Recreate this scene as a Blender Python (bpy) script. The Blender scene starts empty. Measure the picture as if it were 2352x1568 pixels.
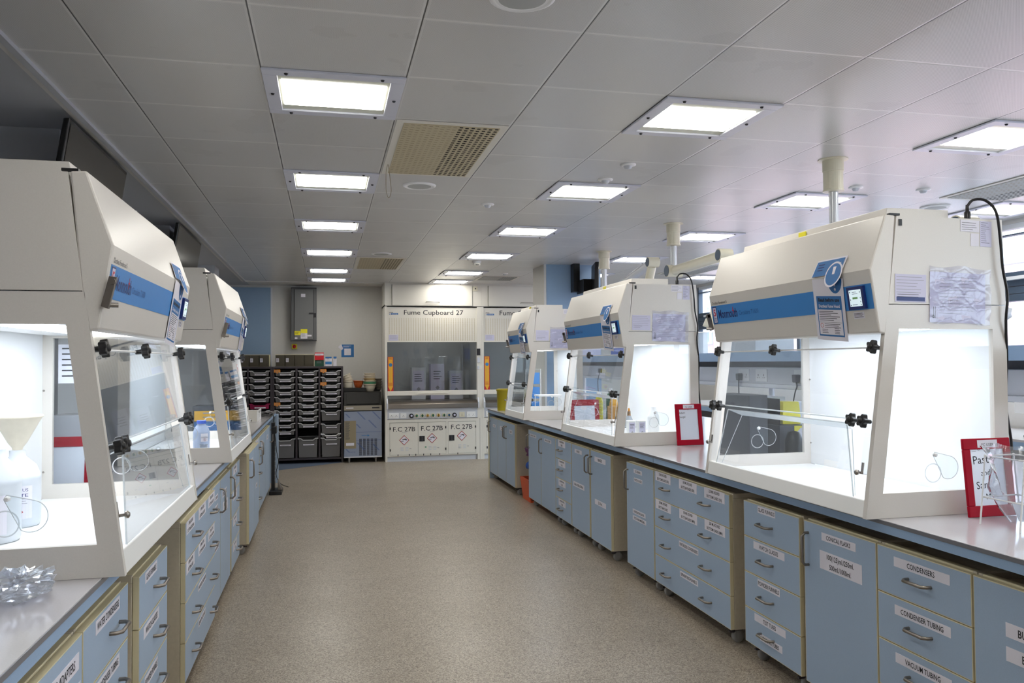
import bpy, bmesh, math, random
from mathutils import Vector, Matrix
random.seed(7)
S = bpy.context.scene
COL = S.collection
PI = math.pi

# ------------------------------------------------------------ camera, world, exposure
def cam_axes(yaw, pitch, roll):
    f = Vector((math.sin(yaw) * math.cos(pitch), math.cos(yaw) * math.cos(pitch), math.sin(pitch)))
    r = Vector((math.cos(yaw), -math.sin(yaw), 0)); u = r.cross(f)
    c, s = math.cos(roll), math.sin(roll)
    return c * r + s * u, -s * r + c * u, f
cr, cu, cf = cam_axes(.2261, .0251, -.0072)
cam = bpy.data.objects.new('camera', bpy.data.cameras.new('camera')); COL.objects.link(cam)
cam.matrix_world = Matrix(((cr.x, cu.x, -cf.x, 0), (cr.y, cu.y, -cf.y, 0), (cr.z, cu.z, -cf.z, 1.51), (0, 0, 0, 1)))
cam.data.sensor_width = 36; cam.data.lens = 1857.03 / 2352 * 36; cam.data.clip_start = .02
S.camera = cam
W = bpy.data.worlds.new('world'); S.world = W; W.use_nodes = True
bg = W.node_tree.nodes['Background']; bg.inputs[0].default_value = (.78, .89, 1, 1); bg.inputs[1].default_value = 4.6
S.cycles.transparent_max_bounces = 24; S.cycles.max_bounces = 8; S.cycles.diffuse_bounces = 5
S.view_settings.view_transform = 'Standard'; S.view_settings.look = 'None'
S.view_settings.exposure = 1.04; S.view_settings.gamma = 1; S.view_settings.use_curve_mapping = False
PANEL = 8.0      # emission of the ceiling light tubes
HOODL = 7.6     # emission of the fume hood lamps

# ------------------------------------------------------------ materials
def lin(c):
    c = c / 255
    return c / 12.92 if c <= .04045 else ((c + .055) / 1.055) ** 2.4
def rgb(t): return (lin(t[0]), lin(t[1]), lin(t[2]), 1)
M = {}
def mat(n, c, rough=.5, metal=0, emit=0, spec=.5, noise=0, nscale=200, alpha=1, coat=0, bump=0, trans=0):
    m = bpy.data.materials.new(n); m.use_nodes = True; nt = m.node_tree; p = nt.nodes['Principled BSDF']
    p.inputs['Base Color'].default_value = rgb(c); p.inputs['Roughness'].default_value = rough
    p.inputs['Metallic'].default_value = metal; p.inputs['Specular IOR Level'].default_value = spec
    p.inputs['Alpha'].default_value = alpha; p.inputs['Coat Weight'].default_value = coat
    if emit:
        p.inputs['Emission Color'].default_value = rgb(c); p.inputs['Emission Strength'].default_value = emit
    if noise or bump:
        tc = nt.nodes.new('ShaderNodeTexCoord'); nz = nt.nodes.new('ShaderNodeTexNoise')
        nz.inputs['Scale'].default_value = nscale; nz.inputs['Detail'].default_value = 3
        nt.links.new(tc.outputs['Object'], nz.inputs['Vector'])
        if noise:
            rp = nt.nodes.new('ShaderNodeValToRGB'); a = rp.color_ramp.elements
            b = rgb(c); a[0].position = .3; a[1].position = .7
            a[0].color = (b[0] * (1 - noise), b[1] * (1 - noise), b[2] * (1 - noise), 1)
            a[1].color = (min(1, b[0] * (1 + noise)), min(1, b[1] * (1 + noise)), min(1, b[2] * (1 + noise)), 1)
            nt.links.new(nz.outputs['Fac'], rp.inputs[0]); nt.links.new(rp.outputs[0], p.inputs['Base Color'])
        if bump:
            bp = nt.nodes.new('ShaderNodeBump'); bp.inputs['Strength'].default_value = bump; bp.inputs['Distance'].default_value = .002
            nt.links.new(nz.outputs['Fac'], bp.inputs['Height']); nt.links.new(bp.outputs[0], p.inputs['Normal'])
    M[n] = m; return m
def glassmat(n, tint, rough=0., refl=1., haze=0., hazec=(240, 245, 250)):
    m = bpy.data.materials.new(n); m.use_nodes = True; nt = m.node_tree; nt.nodes.clear(); N = nt.nodes.new; L = nt.links.new
    out = N('ShaderNodeOutputMaterial'); tr = N('ShaderNodeBsdfTransparent'); gl = N('ShaderNodeBsdfGlossy'); fr = N('ShaderNodeFresnel')
    mx = N('ShaderNodeMixShader'); mu = N('ShaderNodeMath'); mu.operation = 'MULTIPLY'; mu.inputs[1].default_value = refl
    tr.inputs[0].default_value = rgb(tint); gl.inputs['Roughness'].default_value = rough; ge = N('ShaderNodeNewGeometry'); io = N('ShaderNodeMath'); io.operation = 'MULTIPLY_ADD'
    io.inputs[1].default_value = 1 / 1.35 - 1.35; io.inputs[2].default_value = 1.35; L(ge.outputs['Backfacing'], io.inputs[0]); L(io.outputs[0], fr.inputs[0])
    L(fr.outputs[0], mu.inputs[0]); L(mu.outputs[0], mx.inputs[0]); L(gl.outputs[0], mx.inputs[2])
    if haze:
        df = N('ShaderNodeBsdfDiffuse'); df.inputs[0].default_value = rgb(hazec); m2 = N('ShaderNodeMixShader'); m2.inputs[0].default_value = haze
        L(tr.outputs[0], m2.inputs[1]); L(df.outputs[0], m2.inputs[2]); L(m2.outputs[0], mx.inputs[1])
    else: L(tr.outputs[0], mx.inputs[1])
    L(mx.outputs[0], out.inputs[0]); M[n] = m; return m

mat('hood_paint', (216, 211, 204), .32, noise=.02, nscale=300)
mat('hood_inner', (230, 232, 233), .35)
mat('tray_white', (238, 238, 236), .3)
mat('stripe_blue', (52, 132, 205), .4)
mat('navy', (24, 44, 110), .4)
mat('model_blue', (22, 88, 160), .4)
mat('logo_red', (200, 30, 60), .4)
mat('black', (22, 22, 24), .4)
mat('rubber', (30, 30, 32), .7)
mat('ink', (40, 40, 46), .7)
mat('faint_ink', (150, 150, 158), .7)
mat('paper', (226, 223, 232), .6)
mat('paper_lilac', (206, 204, 226), .6)
mat('white', (240, 240, 240), .4)
mat('laminate_blue', (160, 180, 203), .42, noise=.035, nscale=400)
mat('fascia_blue', (146, 172, 202), .42, noise=.03, nscale=300)
mat('edge_cream', (216, 206, 172), .45)
mat('carcass', (196, 186, 166), .5, noise=.04, nscale=60)
mat('steel', (160, 155, 150), .3, metal=1)
mat('dull_steel', (150, 142, 134), .36, metal=1)
mat('worktop', (196, 193, 196), .13, noise=.03, nscale=250)
mat('worktop_edge', (112, 112, 118), .3)
mat('castor_grey', (150, 148, 146), .5)
mat('dark_metal', (62, 56, 62), .5)
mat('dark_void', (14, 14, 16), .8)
mat('fc_white', (226, 222, 212), .5)
mat('fc_grey', (205, 208, 215), .4)
mat('fc_inner', (198, 200, 200), .5)
mat('chamber_fill', (245, 250, 250), .5, emit=1.6)
mat('gasket_and_gap', (60, 70, 60), .6)
mat('orange', (236, 178, 50), .45)
mat('orange_card', (226, 140, 50), .6)
mat('red', (190, 40, 40), .45)
mat('board_red', (165, 2, 34), .5, spec=.15)
mat('board_white', (226, 230, 240), .25)
mat('ghs_red', (176, 52, 60), .5)
mat('yellow_bin', (168, 152, 8), .4)
mat('sharps_yellow', (238, 226, 40), .35)
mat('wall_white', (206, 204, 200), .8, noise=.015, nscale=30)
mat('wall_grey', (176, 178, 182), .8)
mat('wall_blue', (138, 164, 192), .6, noise=.02, nscale=80)
mat('light_frame', (212, 214, 226), .35)
mat('tube', (255, 252, 243), .5, emit=PANEL)
mat('diffuser_edge', (214, 216, 200), .3)
mat('vent_cream', (196, 184, 152), .55)
mat('vent_hole', (34, 26, 14), .8)
mat('speaker_grey', (176, 178, 176), .6)
mat('arm_cream', (220, 214, 192), .35)
mat('arm_alu', (200, 203, 208), .3, metal=.3)
mat('arm_blue', (60, 130, 190), .4)
mat('screen_black', (24, 22, 22), .15)
mat('tv_black', (14, 13, 14), .35)
mat('elec_grey', (94, 95, 97), .45)
mat('elec_door', (112, 113, 114), .45)
mat('lcd', (208, 226, 232), .3, emit=.35)
mat('lcd_green', (150, 205, 130), .5)
mat('lamp', (246, 249, 255), .5, emit=HOODL)
mat('bottle_hdpe', (214, 218, 224), .35, noise=.03, nscale=20)
mat('bottle_blue_grey', (170, 184, 212), .3)
mat('cap_blue', (60, 100, 210), .4)
mat('funnel_stain', (226, 216, 196), .4, noise=.1, nscale=12)
mat('ceramic', (226, 216, 196), .35)
mat('ceramic_tan', (196, 172, 128), .4)
mat('bowl_green', (60, 150, 110), .4)
mat('bowl_grey', (120, 114, 104), .5)
mat('bowl_orange', (200, 96, 44), .45)
mat('film_blue', (150, 160, 182), .3, metal=.35)
mat('film_mark', (60, 90, 150), .5)
mat('ice_lid', (44, 43, 42), .5, spec=.2)
mat('ice_band', (150, 142, 128), .4)
mat('card_brown', (150, 138, 112), .8)
mat('magenta', (150, 10, 70), .4)
mat('red_plastic', (205, 28, 40), .4)
mat('green_plastic', (22, 74, 52), .45)
mat('poster_blue', (44, 108, 170), .6)
mat('crate_orange', (212, 84, 40), .5)
mat('bag_purple', (96, 50, 96), .6, noise=.3, nscale=30)
mat('bag_blue', (40, 84, 170), .5, noise=.4, nscale=26)
mat('floor_blue', (92, 104, 124), .6)
mat('cable_grey', (70, 72, 80), .5)
mat('cardboard', (214, 160, 74), .7, noise=.12, nscale=20)
mat('brown_liquid', (176, 116, 30), .3)
mat('machine_grey', (70, 72, 78), .5)
mat('machine_light', (196, 202, 210), .5)
mat('plastic_green', (40, 90, 60), .5)
mat('trunk_white', (214, 216, 222), .4)
mat('shelf_dark', (86, 86, 92), .5)
mat('frame_dark', (60, 78, 98), .5)
mat('frame_white', (220, 224, 230), .4)
mat('brick_red', (204, 166, 168), .8)
mat('roof_grey', (150, 158, 166), .6)
mat('outside_pane', (150, 165, 180), .2)
mat('asphalt', (120, 122, 124), .9)
glassmat('glass', (251, 253, 254))
glassmat('acrylic', (250, 252, 254), haze=.025)
glassmat('acrylic_edge', (225, 236, 240), rough=.1, haze=.55, hazec=(250, 252, 255))
glassmat('sash_glass', (232, 233, 234), refl=1.8)
glassmat('sleeve', (236, 236, 244), rough=.08, refl=1.6, haze=.12)
glassmat('clear_plastic', (215, 220, 226), rough=.08, refl=2.2, haze=.10, hazec=(225, 228, 235))
glassmat('tray_plastic', (150, 150, 152), rough=.25, refl=1.5, haze=.34, hazec=(178, 176, 176))
glassmat('bin_plastic', (150, 146, 136), rough=.15, refl=2, haze=.35, hazec=(150, 142, 124))
glassmat('bag_film', (240, 242, 247), rough=.1, refl=2.8, haze=.15)
glassmat('lamp_cover', (235, 240, 235), refl=1)
mat('tray_rim', (188, 188, 190), .35)

def tex_nodes(n, rough, spec=.5):
    m = bpy.data.materials.new(n); m.use_nodes = True; nt = m.node_tree; p = nt.nodes['Principled BSDF']
    p.inputs['Roughness'].default_value = rough; p.inputs['Specular IOR Level'].default_value = spec
    M[n] = m
    def N(t, **k):
        o = nt.nodes.new('ShaderNode' + t)
        for a, b in k.items(): setattr(o, a, b)
        return o
    def math_(op, a, b=None, c=None):
        o = N('Math', operation=op)
        for i, v in enumerate((a, b, c)):
            if v is None: continue
            if isinstance(v, (int, float)): o.inputs[i].default_value = v
            else: nt.links.new(v, o.inputs[i])
        return o.outputs[0]
    def mix(f, a, b):
        o = N('Mix', data_type='RGBA')
        for k, v in ((0, f), (6, a), (7, b)):
            if isinstance(v, (int, float, tuple)): o.inputs[k].default_value = v
            else: nt.links.new(v, o.inputs[k])
        return o.outputs[2]
    return nt, p, N, math_, mix
# ceiling: 0.6 m metal tiles, fine perforation, thin joints (pale across, dark along)
nt, p, N, mt, mix = tex_nodes('ceiling_tiles', .3, .5)
tc = N('TexCoord'); sx = N('SeparateXYZ'); nt.links.new(tc.outputs['Object'], sx.inputs[0])
X, Y = sx.outputs[0], sx.outputs[1]
def cell(v, off, size):  # distance to nearest joint
    a = mt('MULTIPLY', mt('SUBTRACT', v, off), 1 / size); f = mt('FRACT', mt('ADD', a, 100.)); return mt('MULTIPLY', mt('MINIMUM', f, mt('SUBTRACT', 1., f)), size), mt('FLOOR', mt('ADD', a, 100.))
dx, ix = cell(X, -.862, .6); dy, iy = cell(Y, 2.849, .6)
cb = N('CombineXYZ'); nt.links.new(ix, cb.inputs[0]); nt.links.new(iy, cb.inputs[1])
wn = N('TexWhiteNoise', noise_dimensions='3D'); nt.links.new(cb.outputs[0], wn.inputs['Vector'])
hx = mt('SINE', mt('MULTIPLY', X, 2 * PI / .0065)); hy = mt('SINE', mt('MULTIPLY', Y, 2 * PI / .0065))
hole = mt('GREATER_THAN', mt('MULTIPLY', mt('ADD', mt('MULTIPLY', hx, hy), 0.), 1.), .25)
nz = N('TexNoise'); nz.inputs['Scale'].default_value = 2.2; nz.inputs['Detail'].default_value = 5; nt.links.new(tc.outputs['Object'], nz.inputs['Vector'])
b1 = mix(mt('MULTIPLY', wn.outputs[0], .22), rgb((216, 215, 213)), rgb((196, 195, 193)))
b2 = mix(mt('MULTIPLY', mt('GREATER_THAN', nz.outputs['Fac'], .62), .10), b1, rgb((150, 146, 140)))
inner = mt('MULTIPLY', mt('GREATER_THAN', dx, .012), mt('GREATER_THAN', dy, .012))
b3 = mix(mt('MULTIPLY', mt('MULTIPLY', hole, inner), .46), b2, rgb((90, 88, 84)))
b4 = mix(mt('LESS_THAN', dy, .0025), b3, rgb((232, 230, 226)))
b5 = mix(mt('LESS_THAN', dx, .0028), b4, rgb((70, 70, 70)))
nt.links.new(b5, p.inputs['Base Color'])
bmp = N('Bump'); bmp.inputs['Strength'].default_value = .25; bmp.inputs['Distance'].default_value = .004
e = mt('MINIMUM', mt('MULTIPLY', mt('MINIMUM', dx, dy), 120.), 1.)
nt.links.new(e, bmp.inputs['Height']); nt.links.new(bmp.outputs[0], p.inputs['Normal'])
# floor: speckled vinyl
nt, p, N, mt, mix = tex_nodes('floor_vinyl', .36, .4)
tc = N('TexCoord')
v = N('TexVoronoi'); v.inputs['Scale'].default_value = 190; nt.links.new(tc.outputs['Object'], v.inputs['Vector'])
sc = N('SeparateColor'); nt.links.new(v.outputs['Color'], sc.inputs[0])
n1 = N('TexNoise'); n1.inputs['Scale'].default_value = 3; n1.inputs['Detail'].default_value = 6; nt.links.new(tc.outputs['Object'], n1.inputs['Vector'])
n2 = N('TexNoise'); n2.inputs['Scale'].default_value = .9; n2.inputs['Detail'].default_value = 3; nt.links.new(tc.outputs['Object'], n2.inputs['Vector'])
c1 = mix(sc.outputs[0], rgb((122, 110, 97)), rgb((186, 176, 161)))
c2 = mix(mt('MULTIPLY', mt('GREATER_THAN', sc.outputs[1], .9), .55), c1, rgb((66, 58, 52)))
c3 = mix(mt('MULTIPLY', mt('SUBTRACT', n1.outputs['Fac'], .35), .6), c2, rgb((128, 116, 100)))
sx = N('SeparateXYZ'); nt.links.new(tc.outputs['Object'], sx.inputs[0])
sm = mt('LESS_THAN', mt('ABSOLUTE', mt('SUBTRACT', mt('FRACT', mt('MULTIPLY', mt('ADD', mt('ADD', sx.outputs[1], mt('MULTIPLY', sx.outputs[0], .085)), 7.2), .5)), .5)), .0012)
c4 = mix(mt('MULTIPLY', sm, .5), c3, rgb((80, 70, 60)))
nt.links.new(c4, p.inputs['Base Color'])
nt.links.new(mt('ADD', mt('MULTIPLY', n2.outputs['Fac'], .25), .22), p.inputs['Roughness'])

# ------------------------------------------------------------ geometry helpers
ORG = {}
def vec(*a): return Vector(a)
class Frame:
    """flat drawing frame: o = lower left as the viewer sees it, a = to the right, b = up"""
    def __init__(s, o, a, b):
        s.o = Vector(o); s.a = Vector(a).normalized(); s.b = Vector(b).normalized(); s.n = s.a.cross(s.b).normalized()
    def p(s, x, y, d=0): return s.o + s.a * x + s.b * y + s.n * d
    def sub(s, x, y, rot=0):
        c, t = math.cos(rot), math.sin(rot)
        return Frame(s.p(x, y), s.a * c + s.b * t, s.b * c - s.a * t)
TC = {}
def text_geo(txt, bold=0):
    k = (txt, bold)
    if k not in TC:
        c = bpy.data.curves.new('lettering', 'FONT'); c.body = txt; c.resolution_u = 2; c.offset = bold
        o = bpy.data.objects.new('lettering', c); m = o.to_mesh()
        vs = [v.co.copy() for v in m.vertices]; fs = [tuple(q.vertices) for q in m.polygons]
        o.to_mesh_clear(); bpy.data.objects.remove(o); bpy.data.curves.remove(c)
        x0 = min((v.x for v in vs), default=0); x1 = max((v.x for v in vs), default=1)
        TC[k] = (vs, fs, x0, x1)
    return TC[k]
class MB:
    def __init__(s): s.v = []; s.f = []; s.m = []; s.sm = []; s.mats = []
    def mi(s, m):
        if m not in s.mats: s.mats.append(m)
        return s.mats.index(m)
    def add(s, vs, fs, m, smooth=False):
        k = len(s.v); i = s.mi(m); s.v += [Vector(a) for a in vs]
        for f in fs: s.f.append(tuple(k + j for j in f)); s.m.append(i); s.sm.append(smooth)
        return s
    def box(s, x0, x1, y0, y1, z0, z1, m):
        return s.add([(x0, y0, z0), (x1, y0, z0), (x1, y1, z0), (x0, y1, z0), (x0, y0, z1), (x1, y0, z1), (x1, y1, z1), (x0, y1, z1)],
                     [(0, 3, 2, 1), (4, 5, 6, 7), (0, 1, 5, 4), (1, 2, 6, 5), (2, 3, 7, 6), (3, 0, 4, 7)], m)
    def prism(s, pts, d, m, smooth=False):
        n = len(pts); d = Vector(d); P = [Vector(q) for q in pts]
        return s.add(P + [q + d for q in P], [tuple(range(n))[::-1], tuple(range(n, 2 * n))] + [(i, (i + 1) % n, n + (i + 1) % n, n + i) for i in range(n)], m, smooth)
    def rect(s, F, x0, x1, y0, y1, m, d=.001, t=None):
        t = d if t is None else t
        return s.prism([F.p(x0, y0, d - t), F.p(x1, y0, d - t), F.p(x1, y1, d - t), F.p(x0, y1, d - t)], F.n * t, m)
    def face(s, F, pts, m, d=.001): return s.add([F.p(x, y, d) for x, y in pts], [tuple(range(len(pts)))], m)
    def quad(s, F, x0, x1, y0, y1, m, d=.001): return s.face(F, [(x0, y0), (x1, y0), (x1, y1), (x0, y1)], m, d)
    def text(s, F, t, x, y, size, m='ink', w=None, align='c', d=.002, bold=0):
        vs, fs, x0, x1 = text_geo(t, bold); W0 = (x1 - x0) * size; k = 1 if w is None else w / max(W0, 1e-6)
        off = {'c': -W0 * k / 2, 'l': 0, 'r': -W0 * k}[align]
        return s.add([F.p(x + off + (v.x - x0) * size * k, y + v.y * size, d) for v in vs], fs, m)
    def lines(s, F, x0, x1, y1, dy, n, m='faint_ink', th=.002, d=.0015, rag=.4):
        for i in range(n): s.quad(F, x0, x1 - (x1 - x0) * rag * random.random(), y1 - i * dy - th, y1 - i * dy, m, d)
        return s
    def tube(s, path, r, m, n=8, closed=False, caps=True):
        P = [Vector(q) for q in path]; k0 = len(s.v); K = len(P); R = r if isinstance(r, (list, tuple)) else [r] * K
        up = None; vs = []
        for i, q in enumerate(P):
            a = P[(i - 1) % K] if (closed or i > 0) else q; b = P[(i + 1) % K] if (closed or i < K - 1) else q
            t = (b - a).normalized()
            if up is None: up = t.orthogonal().normalized()
            else: up = (up - t * up.dot(t)).normalized() if (up - t * up.dot(t)).length > 1e-6 else t.orthogonal().normalized()
            w = t.cross(up)
            vs += [q + (up * math.cos(2 * PI * j / n) + w * math.sin(2 * PI * j / n)) * R[i] for j in range(n)]
        fs = [(i * n + j, i * n + (j + 1) % n, ((i + 1) % K) * n + (j + 1) % n, ((i + 1) % K) * n + j) for i in range(K if closed else K - 1) for j in range(n)]
        s.add(vs, fs, m, True)
        if caps and not closed: s.add(vs[:n], [tuple(range(n))[::-1]], m); s.add(vs[-n:], [tuple(range(n))], m)
        return s
    def lathe(s, c, prof, m, n=20, axis=(0, 0, 1), cap=True, smooth=True, arc=2 * PI):
        c = Vector(c); ax = Vector(axis).normalized(); u = ax.orthogonal().normalized(); w = ax.cross(u); vs = []
        for r, h in prof: vs += [c + ax * h + (u * math.cos(2 * PI * j / n) + w * math.sin(2 * PI * j / n)) * r for j in range(n)]
        fs = [(i * n + j, i * n + (j + 1) % n, (i + 1) * n + (j + 1) % n, (i + 1) * n + j) for i in range(len(prof) - 1) for j in range(n)]
        s.add(vs, fs, m, smooth)
        if cap:
            if prof[0][0] > 1e-4: s.add(vs[:n], [tuple(range(n))[::-1]], m)
            if prof[-1][0] > 1e-4: s.add(vs[-n:], [tuple(range(n))], m)
        return s
    def ring(s, F, x, y, r0, r1, m, n=20, d=.001, sx=1):
        vs = [F.p(x + r * sx * math.cos(2 * PI * j / n), y + r * math.sin(2 * PI * j / n), d) for r in (r0, r1) for j in range(n)]
        return s.add(vs, [(j, (j + 1) % n, n + (j + 1) % n, n + j) for j in range(n)], m)
    def disc(s, F, x, y, r, m, n=20, d=.001, sx=1):
        return s.face(F, [(x + r * sx * math.cos(2 * PI * j / n), y + r * math.sin(2 * PI * j / n)) for j in range(n)], m, d)
    def build(s, name, parent=None, org=None, bevel=0, **props):
        root = Vector(org) if org is not None else (ORG[parent.name] if parent else Vector((0, 0, 0)))
        me = bpy.data.meshes.new(name); me.from_pydata([v - root for v in s.v], [], s.f)
        for q in s.mats: me.materials.append(M[q])
        me.polygons.foreach_set('material_index', s.m); me.polygons.foreach_set('use_smooth', s.sm); me.update()
        o = bpy.data.objects.new(name, me); COL.objects.link(o)
        if parent: o.parent = parent
        else: o.location = root
        ORG[o.name] = root
        if bevel:
            b = o.modifiers.new('bevel', 'BEVEL'); b.width = bevel; b.segments = 2; b.limit_method = 'ANGLE'; b.angle_limit = math.radians(40)
        for k, q in props.items(): o[k] = q
        return o
def thing(name, label, cat, loc, group=None):
    o = bpy.data.objects.new(name, None); COL.objects.link(o); o.location = loc; o.empty_display_size = .05
    o['label'] = label; o['category'] = cat
    if group: o['group'] = group
    ORG[o.name] = Vector(loc); return o
def curve(P, k=5):
    P = [Vector(p) for p in P]; out = []
    for i in range(len(P) - 1):
        a, b, c, d = P[max(i - 1, 0)], P[i], P[i + 1], P[min(i + 2, len(P) - 1)]
        for j in range(k):
            t = j / k; out.append(.5 * ((2 * b) + (c - a) * t + (2 * a - 5 * b + 4 * c - d) * t * t + (3 * b - a - 3 * c + d) * t ** 3))
    return out + [P[-1]]
def tag(o, label, cat, group=None):
    o['label'] = label; o['category'] = cat
    if group: o['group'] = group
    return o
def dup(root, d, label=None, group=None):
    d = Vector(d)
    def cp(o, par):
        c = o.copy(); COL.objects.link(c)
        if par: c.parent = par
        for ch in o.children: cp(ch, c)
        return c
    r = cp(root, None); r.location = root.location + d
    if label: r['label'] = label
    if group: r['group'] = group
    return r
def struct(mb, name, **k):
    o = mb.build(name, **k); o['kind'] = 'structure'; return o

# ------------------------------------------------------------ the setting
CZ = 2.734
XR, YF, YB, XL = 5.9, 13.2, -4.0, -1.95
struct(MB().box(XL - .2, XR + .2, YB - .2, YF + .2, -.1, 0, 'floor_vinyl'), 'floor')
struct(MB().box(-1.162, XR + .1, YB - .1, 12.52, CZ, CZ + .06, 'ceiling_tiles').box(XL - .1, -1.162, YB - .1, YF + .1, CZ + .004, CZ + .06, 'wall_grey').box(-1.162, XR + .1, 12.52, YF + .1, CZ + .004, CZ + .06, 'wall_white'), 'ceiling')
struct(MB().box(-1.185, -1.155, YB, 12.52, CZ - .018, CZ + .003, 'wall_grey').box(-1.215, -1.185, YB, 12.52, CZ - .008, CZ + .003, 'wall_white'), 'trim_1')
struct(MB().box(-1.155, .87, 12.50, 12.53, CZ - .01, CZ + .003, 'wall_white'), 'trim_2')
struct(MB().box(XL - .2, XR + .2, YF, YF + .2, 0, CZ + .06, 'wall_white'), 'wall_far')
struct(MB().box(XL - .2, XR + .2, YB - .2, YB, 0, CZ + .06, 'wall_white'), 'wall_back')
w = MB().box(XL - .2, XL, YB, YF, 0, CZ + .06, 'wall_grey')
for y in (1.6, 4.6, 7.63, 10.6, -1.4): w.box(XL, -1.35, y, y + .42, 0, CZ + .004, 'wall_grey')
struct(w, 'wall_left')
# window wall on the right: dwarf wall, header, mullions
struct(MB().box(XR, XR + .2, YB, YF, 0, 1.12, 'wall_white').box(XR, XR + .2, YB, YF, 2.70, CZ + .06, 'wall_white').box(XR, XR + .2, 12.2, YF, 1.12, 2.70, 'wall_white').box(XR, XR + .2, YB, -3.6, 1.12, 2.70, 'wall_white'), 'wall_right')
for i in range(11):
    y0 = -3.6 + i * 1.436; y1 = y0 + 1.436
    w = MB()
    for a, b in ((y0, y0 + .035), (y1 - .035, y1)): w.box(XR + .03, XR + .10, a, b, 1.12, 2.70, 'frame_dark')
    for a, b, c in ((1.12, 1.17, 'frame_dark'), (2.655, 2.70, 'frame_white'), (2.60, 2.612, 'frame_dark')): w.box(XR + .03, XR + .10, y0 + .035, y1 - .035, a, b, c)
    for k in range(4): w.box(XR + .03, XR + .13, y0 + .035, y1 - .035, 2.015 + k * .066, 2.075 + k * .066, 'frame_dark')
    w.box(XR - .02, XR + .03, y0 + .1, y1 - .3, 2.20, 2.23, 'frame_white')
    w.box(XR + .06, XR + .066, y0 + .03, y1 - .03, 1.17, 2.655, 'glass')
    struct(w, 'window_%d' % (i + 1))
struct(MB().box(2.68, 3.42, 9.80, 10.35, 0, CZ, 'wall_blue').box(2.672, 2.70, 9.792, 10.35, 0, CZ, 'wall_white'), 'structural_column')
struct(MB().box(-2.2 + .25, -.845, YF - .03, YF, 1.65, 2.70, 'wall_blue').box(-.845, -.825, YF - .035, YF, 1.40, 2.70, 'trunk_white').box(XL, -.845, YF - .034, YF - .03, 2.66, 2.664, 'fascia_blue'), 'trim_3')
struct(MB().prism([(-.75, 11.85, .001), (.25, 12.62, .001), (.25, 13.1, .001), (-1.8, 13.1, .001), (-1.8, 11.6, .001)], (0, 0, .002), 'floor_blue'), 'trim_4')
# outside
g = MB().box(6.2, 60, -30, 60, -4.1, -4.0, 'asphalt'); struct(g, 'ground')
b = MB().box(16, 26, -6, 34, -4, 3.75, 'brick_red').box(15.8, 26, -6, 34, 3.75, 4.4, 'roof_grey')
for k in range(60): b.box(15.74, 15.8, -6 + k * .66, -5.8 + k * .66, 3.75, 4.4, 'frame_white')
o = b.build('building', org=(16, 10, -4)); tag(o, 'red clad building with white window bays and grey ribbed parapet outside the windows', 'building')
for i in range(13):
    for z in (-.6, 2.2):
        MB().box(15.9, 15.99, -4.5 + i * 3, -2.7 + i * 3, z, z + 1.7, 'frame_white').box(15.86, 15.91, -4.3 + i * 3, -2.9 + i * 3, z + .1, z + 1.6, 'outside_pane').build('window', o)

# ------------------------------------------------------------ ceiling fittings
def panel_light(x, y, label):
    t = thing('ceiling_light', label, 'ceiling light', (x + .3, y + .3, CZ), 'recessed square ceiling lights')
    w = MB(); b = .062
    for a in ((0, .6, 0, b), (0, .6, .6 - b, .6), (0, b, b, .6 - b), (.6 - b, .6, b, .6 - b)): w.box(x + a[0], x + a[1], y + a[2], y + a[3], CZ - .012, CZ - .001, 'light_frame')
    w.build('frame', t, bevel=.003)
    F = Frame((x, y + .6, CZ - .0045), (1, 0, 0), (0, -1, 0))
    w = MB().box(x + b, x + .6 - b, y + b, y + .6 - b, CZ - .003, CZ - .001, 'diffuser_edge')
    w.box(x + b + .012, x + .6 - b - .012, y + b + .07, y + .6 - b - .07, CZ - .006, CZ - .003, 'tube')
    w.build('lamp_panel', t)
    w = MB()
    for (u, v) in ((.1, .03), (.5, .03), (.1, .57), (.5, .57), (.03, .3), (.57, .3)): w.lathe((x + u, y + v, CZ - .012), [(.009, 0), (.006, -.006)], 'ink', n=8)
    w.build('screw', t)
    return t
rows = [(3.449, 'nearest'), (5.249, 'second nearest'), (7.049, 'third nearest'), (8.849, 'fourth nearest'), (10.649, 'fifth nearest'), (11.849, 'farthest')]
cols = [(-.262, 'left row above the aisle'), (1.538, 'row above the right aisle edge'), (3.338, 'row above the middle of the island bench'), (5.138, 'row beside the windows')]
pl0 = None
for cx, cn in cols:
    for ry, rn in rows + [(1.649, 'unseen overhead'), (-.151, 'unseen behind'), (-1.951, 'unseen rearmost')]:  # last three rows are out of view, added for even lighting
        if cx > 3 and ry > 11: continue
        lb = 'square ceiling light, %s one in the %s' % (rn, cn)
        if pl0 is None: pl0 = panel_light(cx, ry, lb)
        else: dup(pl0, (cx + .262, ry - 3.449, 0), lb)
def vent(x, y, L, label, flip=0):
    t = thing('ceiling_vent', label, 'ceiling vent', (x + .3, y + L / 2, CZ), 'perforated ceiling vents')
    w = MB().box(x + .01, x + .59, y + .01, y + L - .01, CZ - .006, CZ - .001, 'fc_white'); w.build('frame', t, bevel=.002)
    m = 'vent_cream' if not flip else 'speaker_grey'
    w = MB().box(x + .05, x + .55, y + .05, y + L - .05, CZ - .010, CZ - .006, m)
    F = Frame((x, y + L, CZ - .010), (1, 0, 0), (0, -1, 0)); nx = 16; ny = int(L / .045)
    for i in range(nx):
        for j in range(ny):
            u = .066 + i * (.468 / (nx - 1)); v = .07 + j * ((L - .14) / (ny - 1)) + (.008 if i % 2 else 0)
            big = i > nx * .5
            w.quad(F, u - .009, u + .009, v - (.010 if big else .004), v + (.010 if big else .004), 'vent_hole' if big else 'card_brown', .0006)
    w.build('grille', t)
    return t
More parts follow.
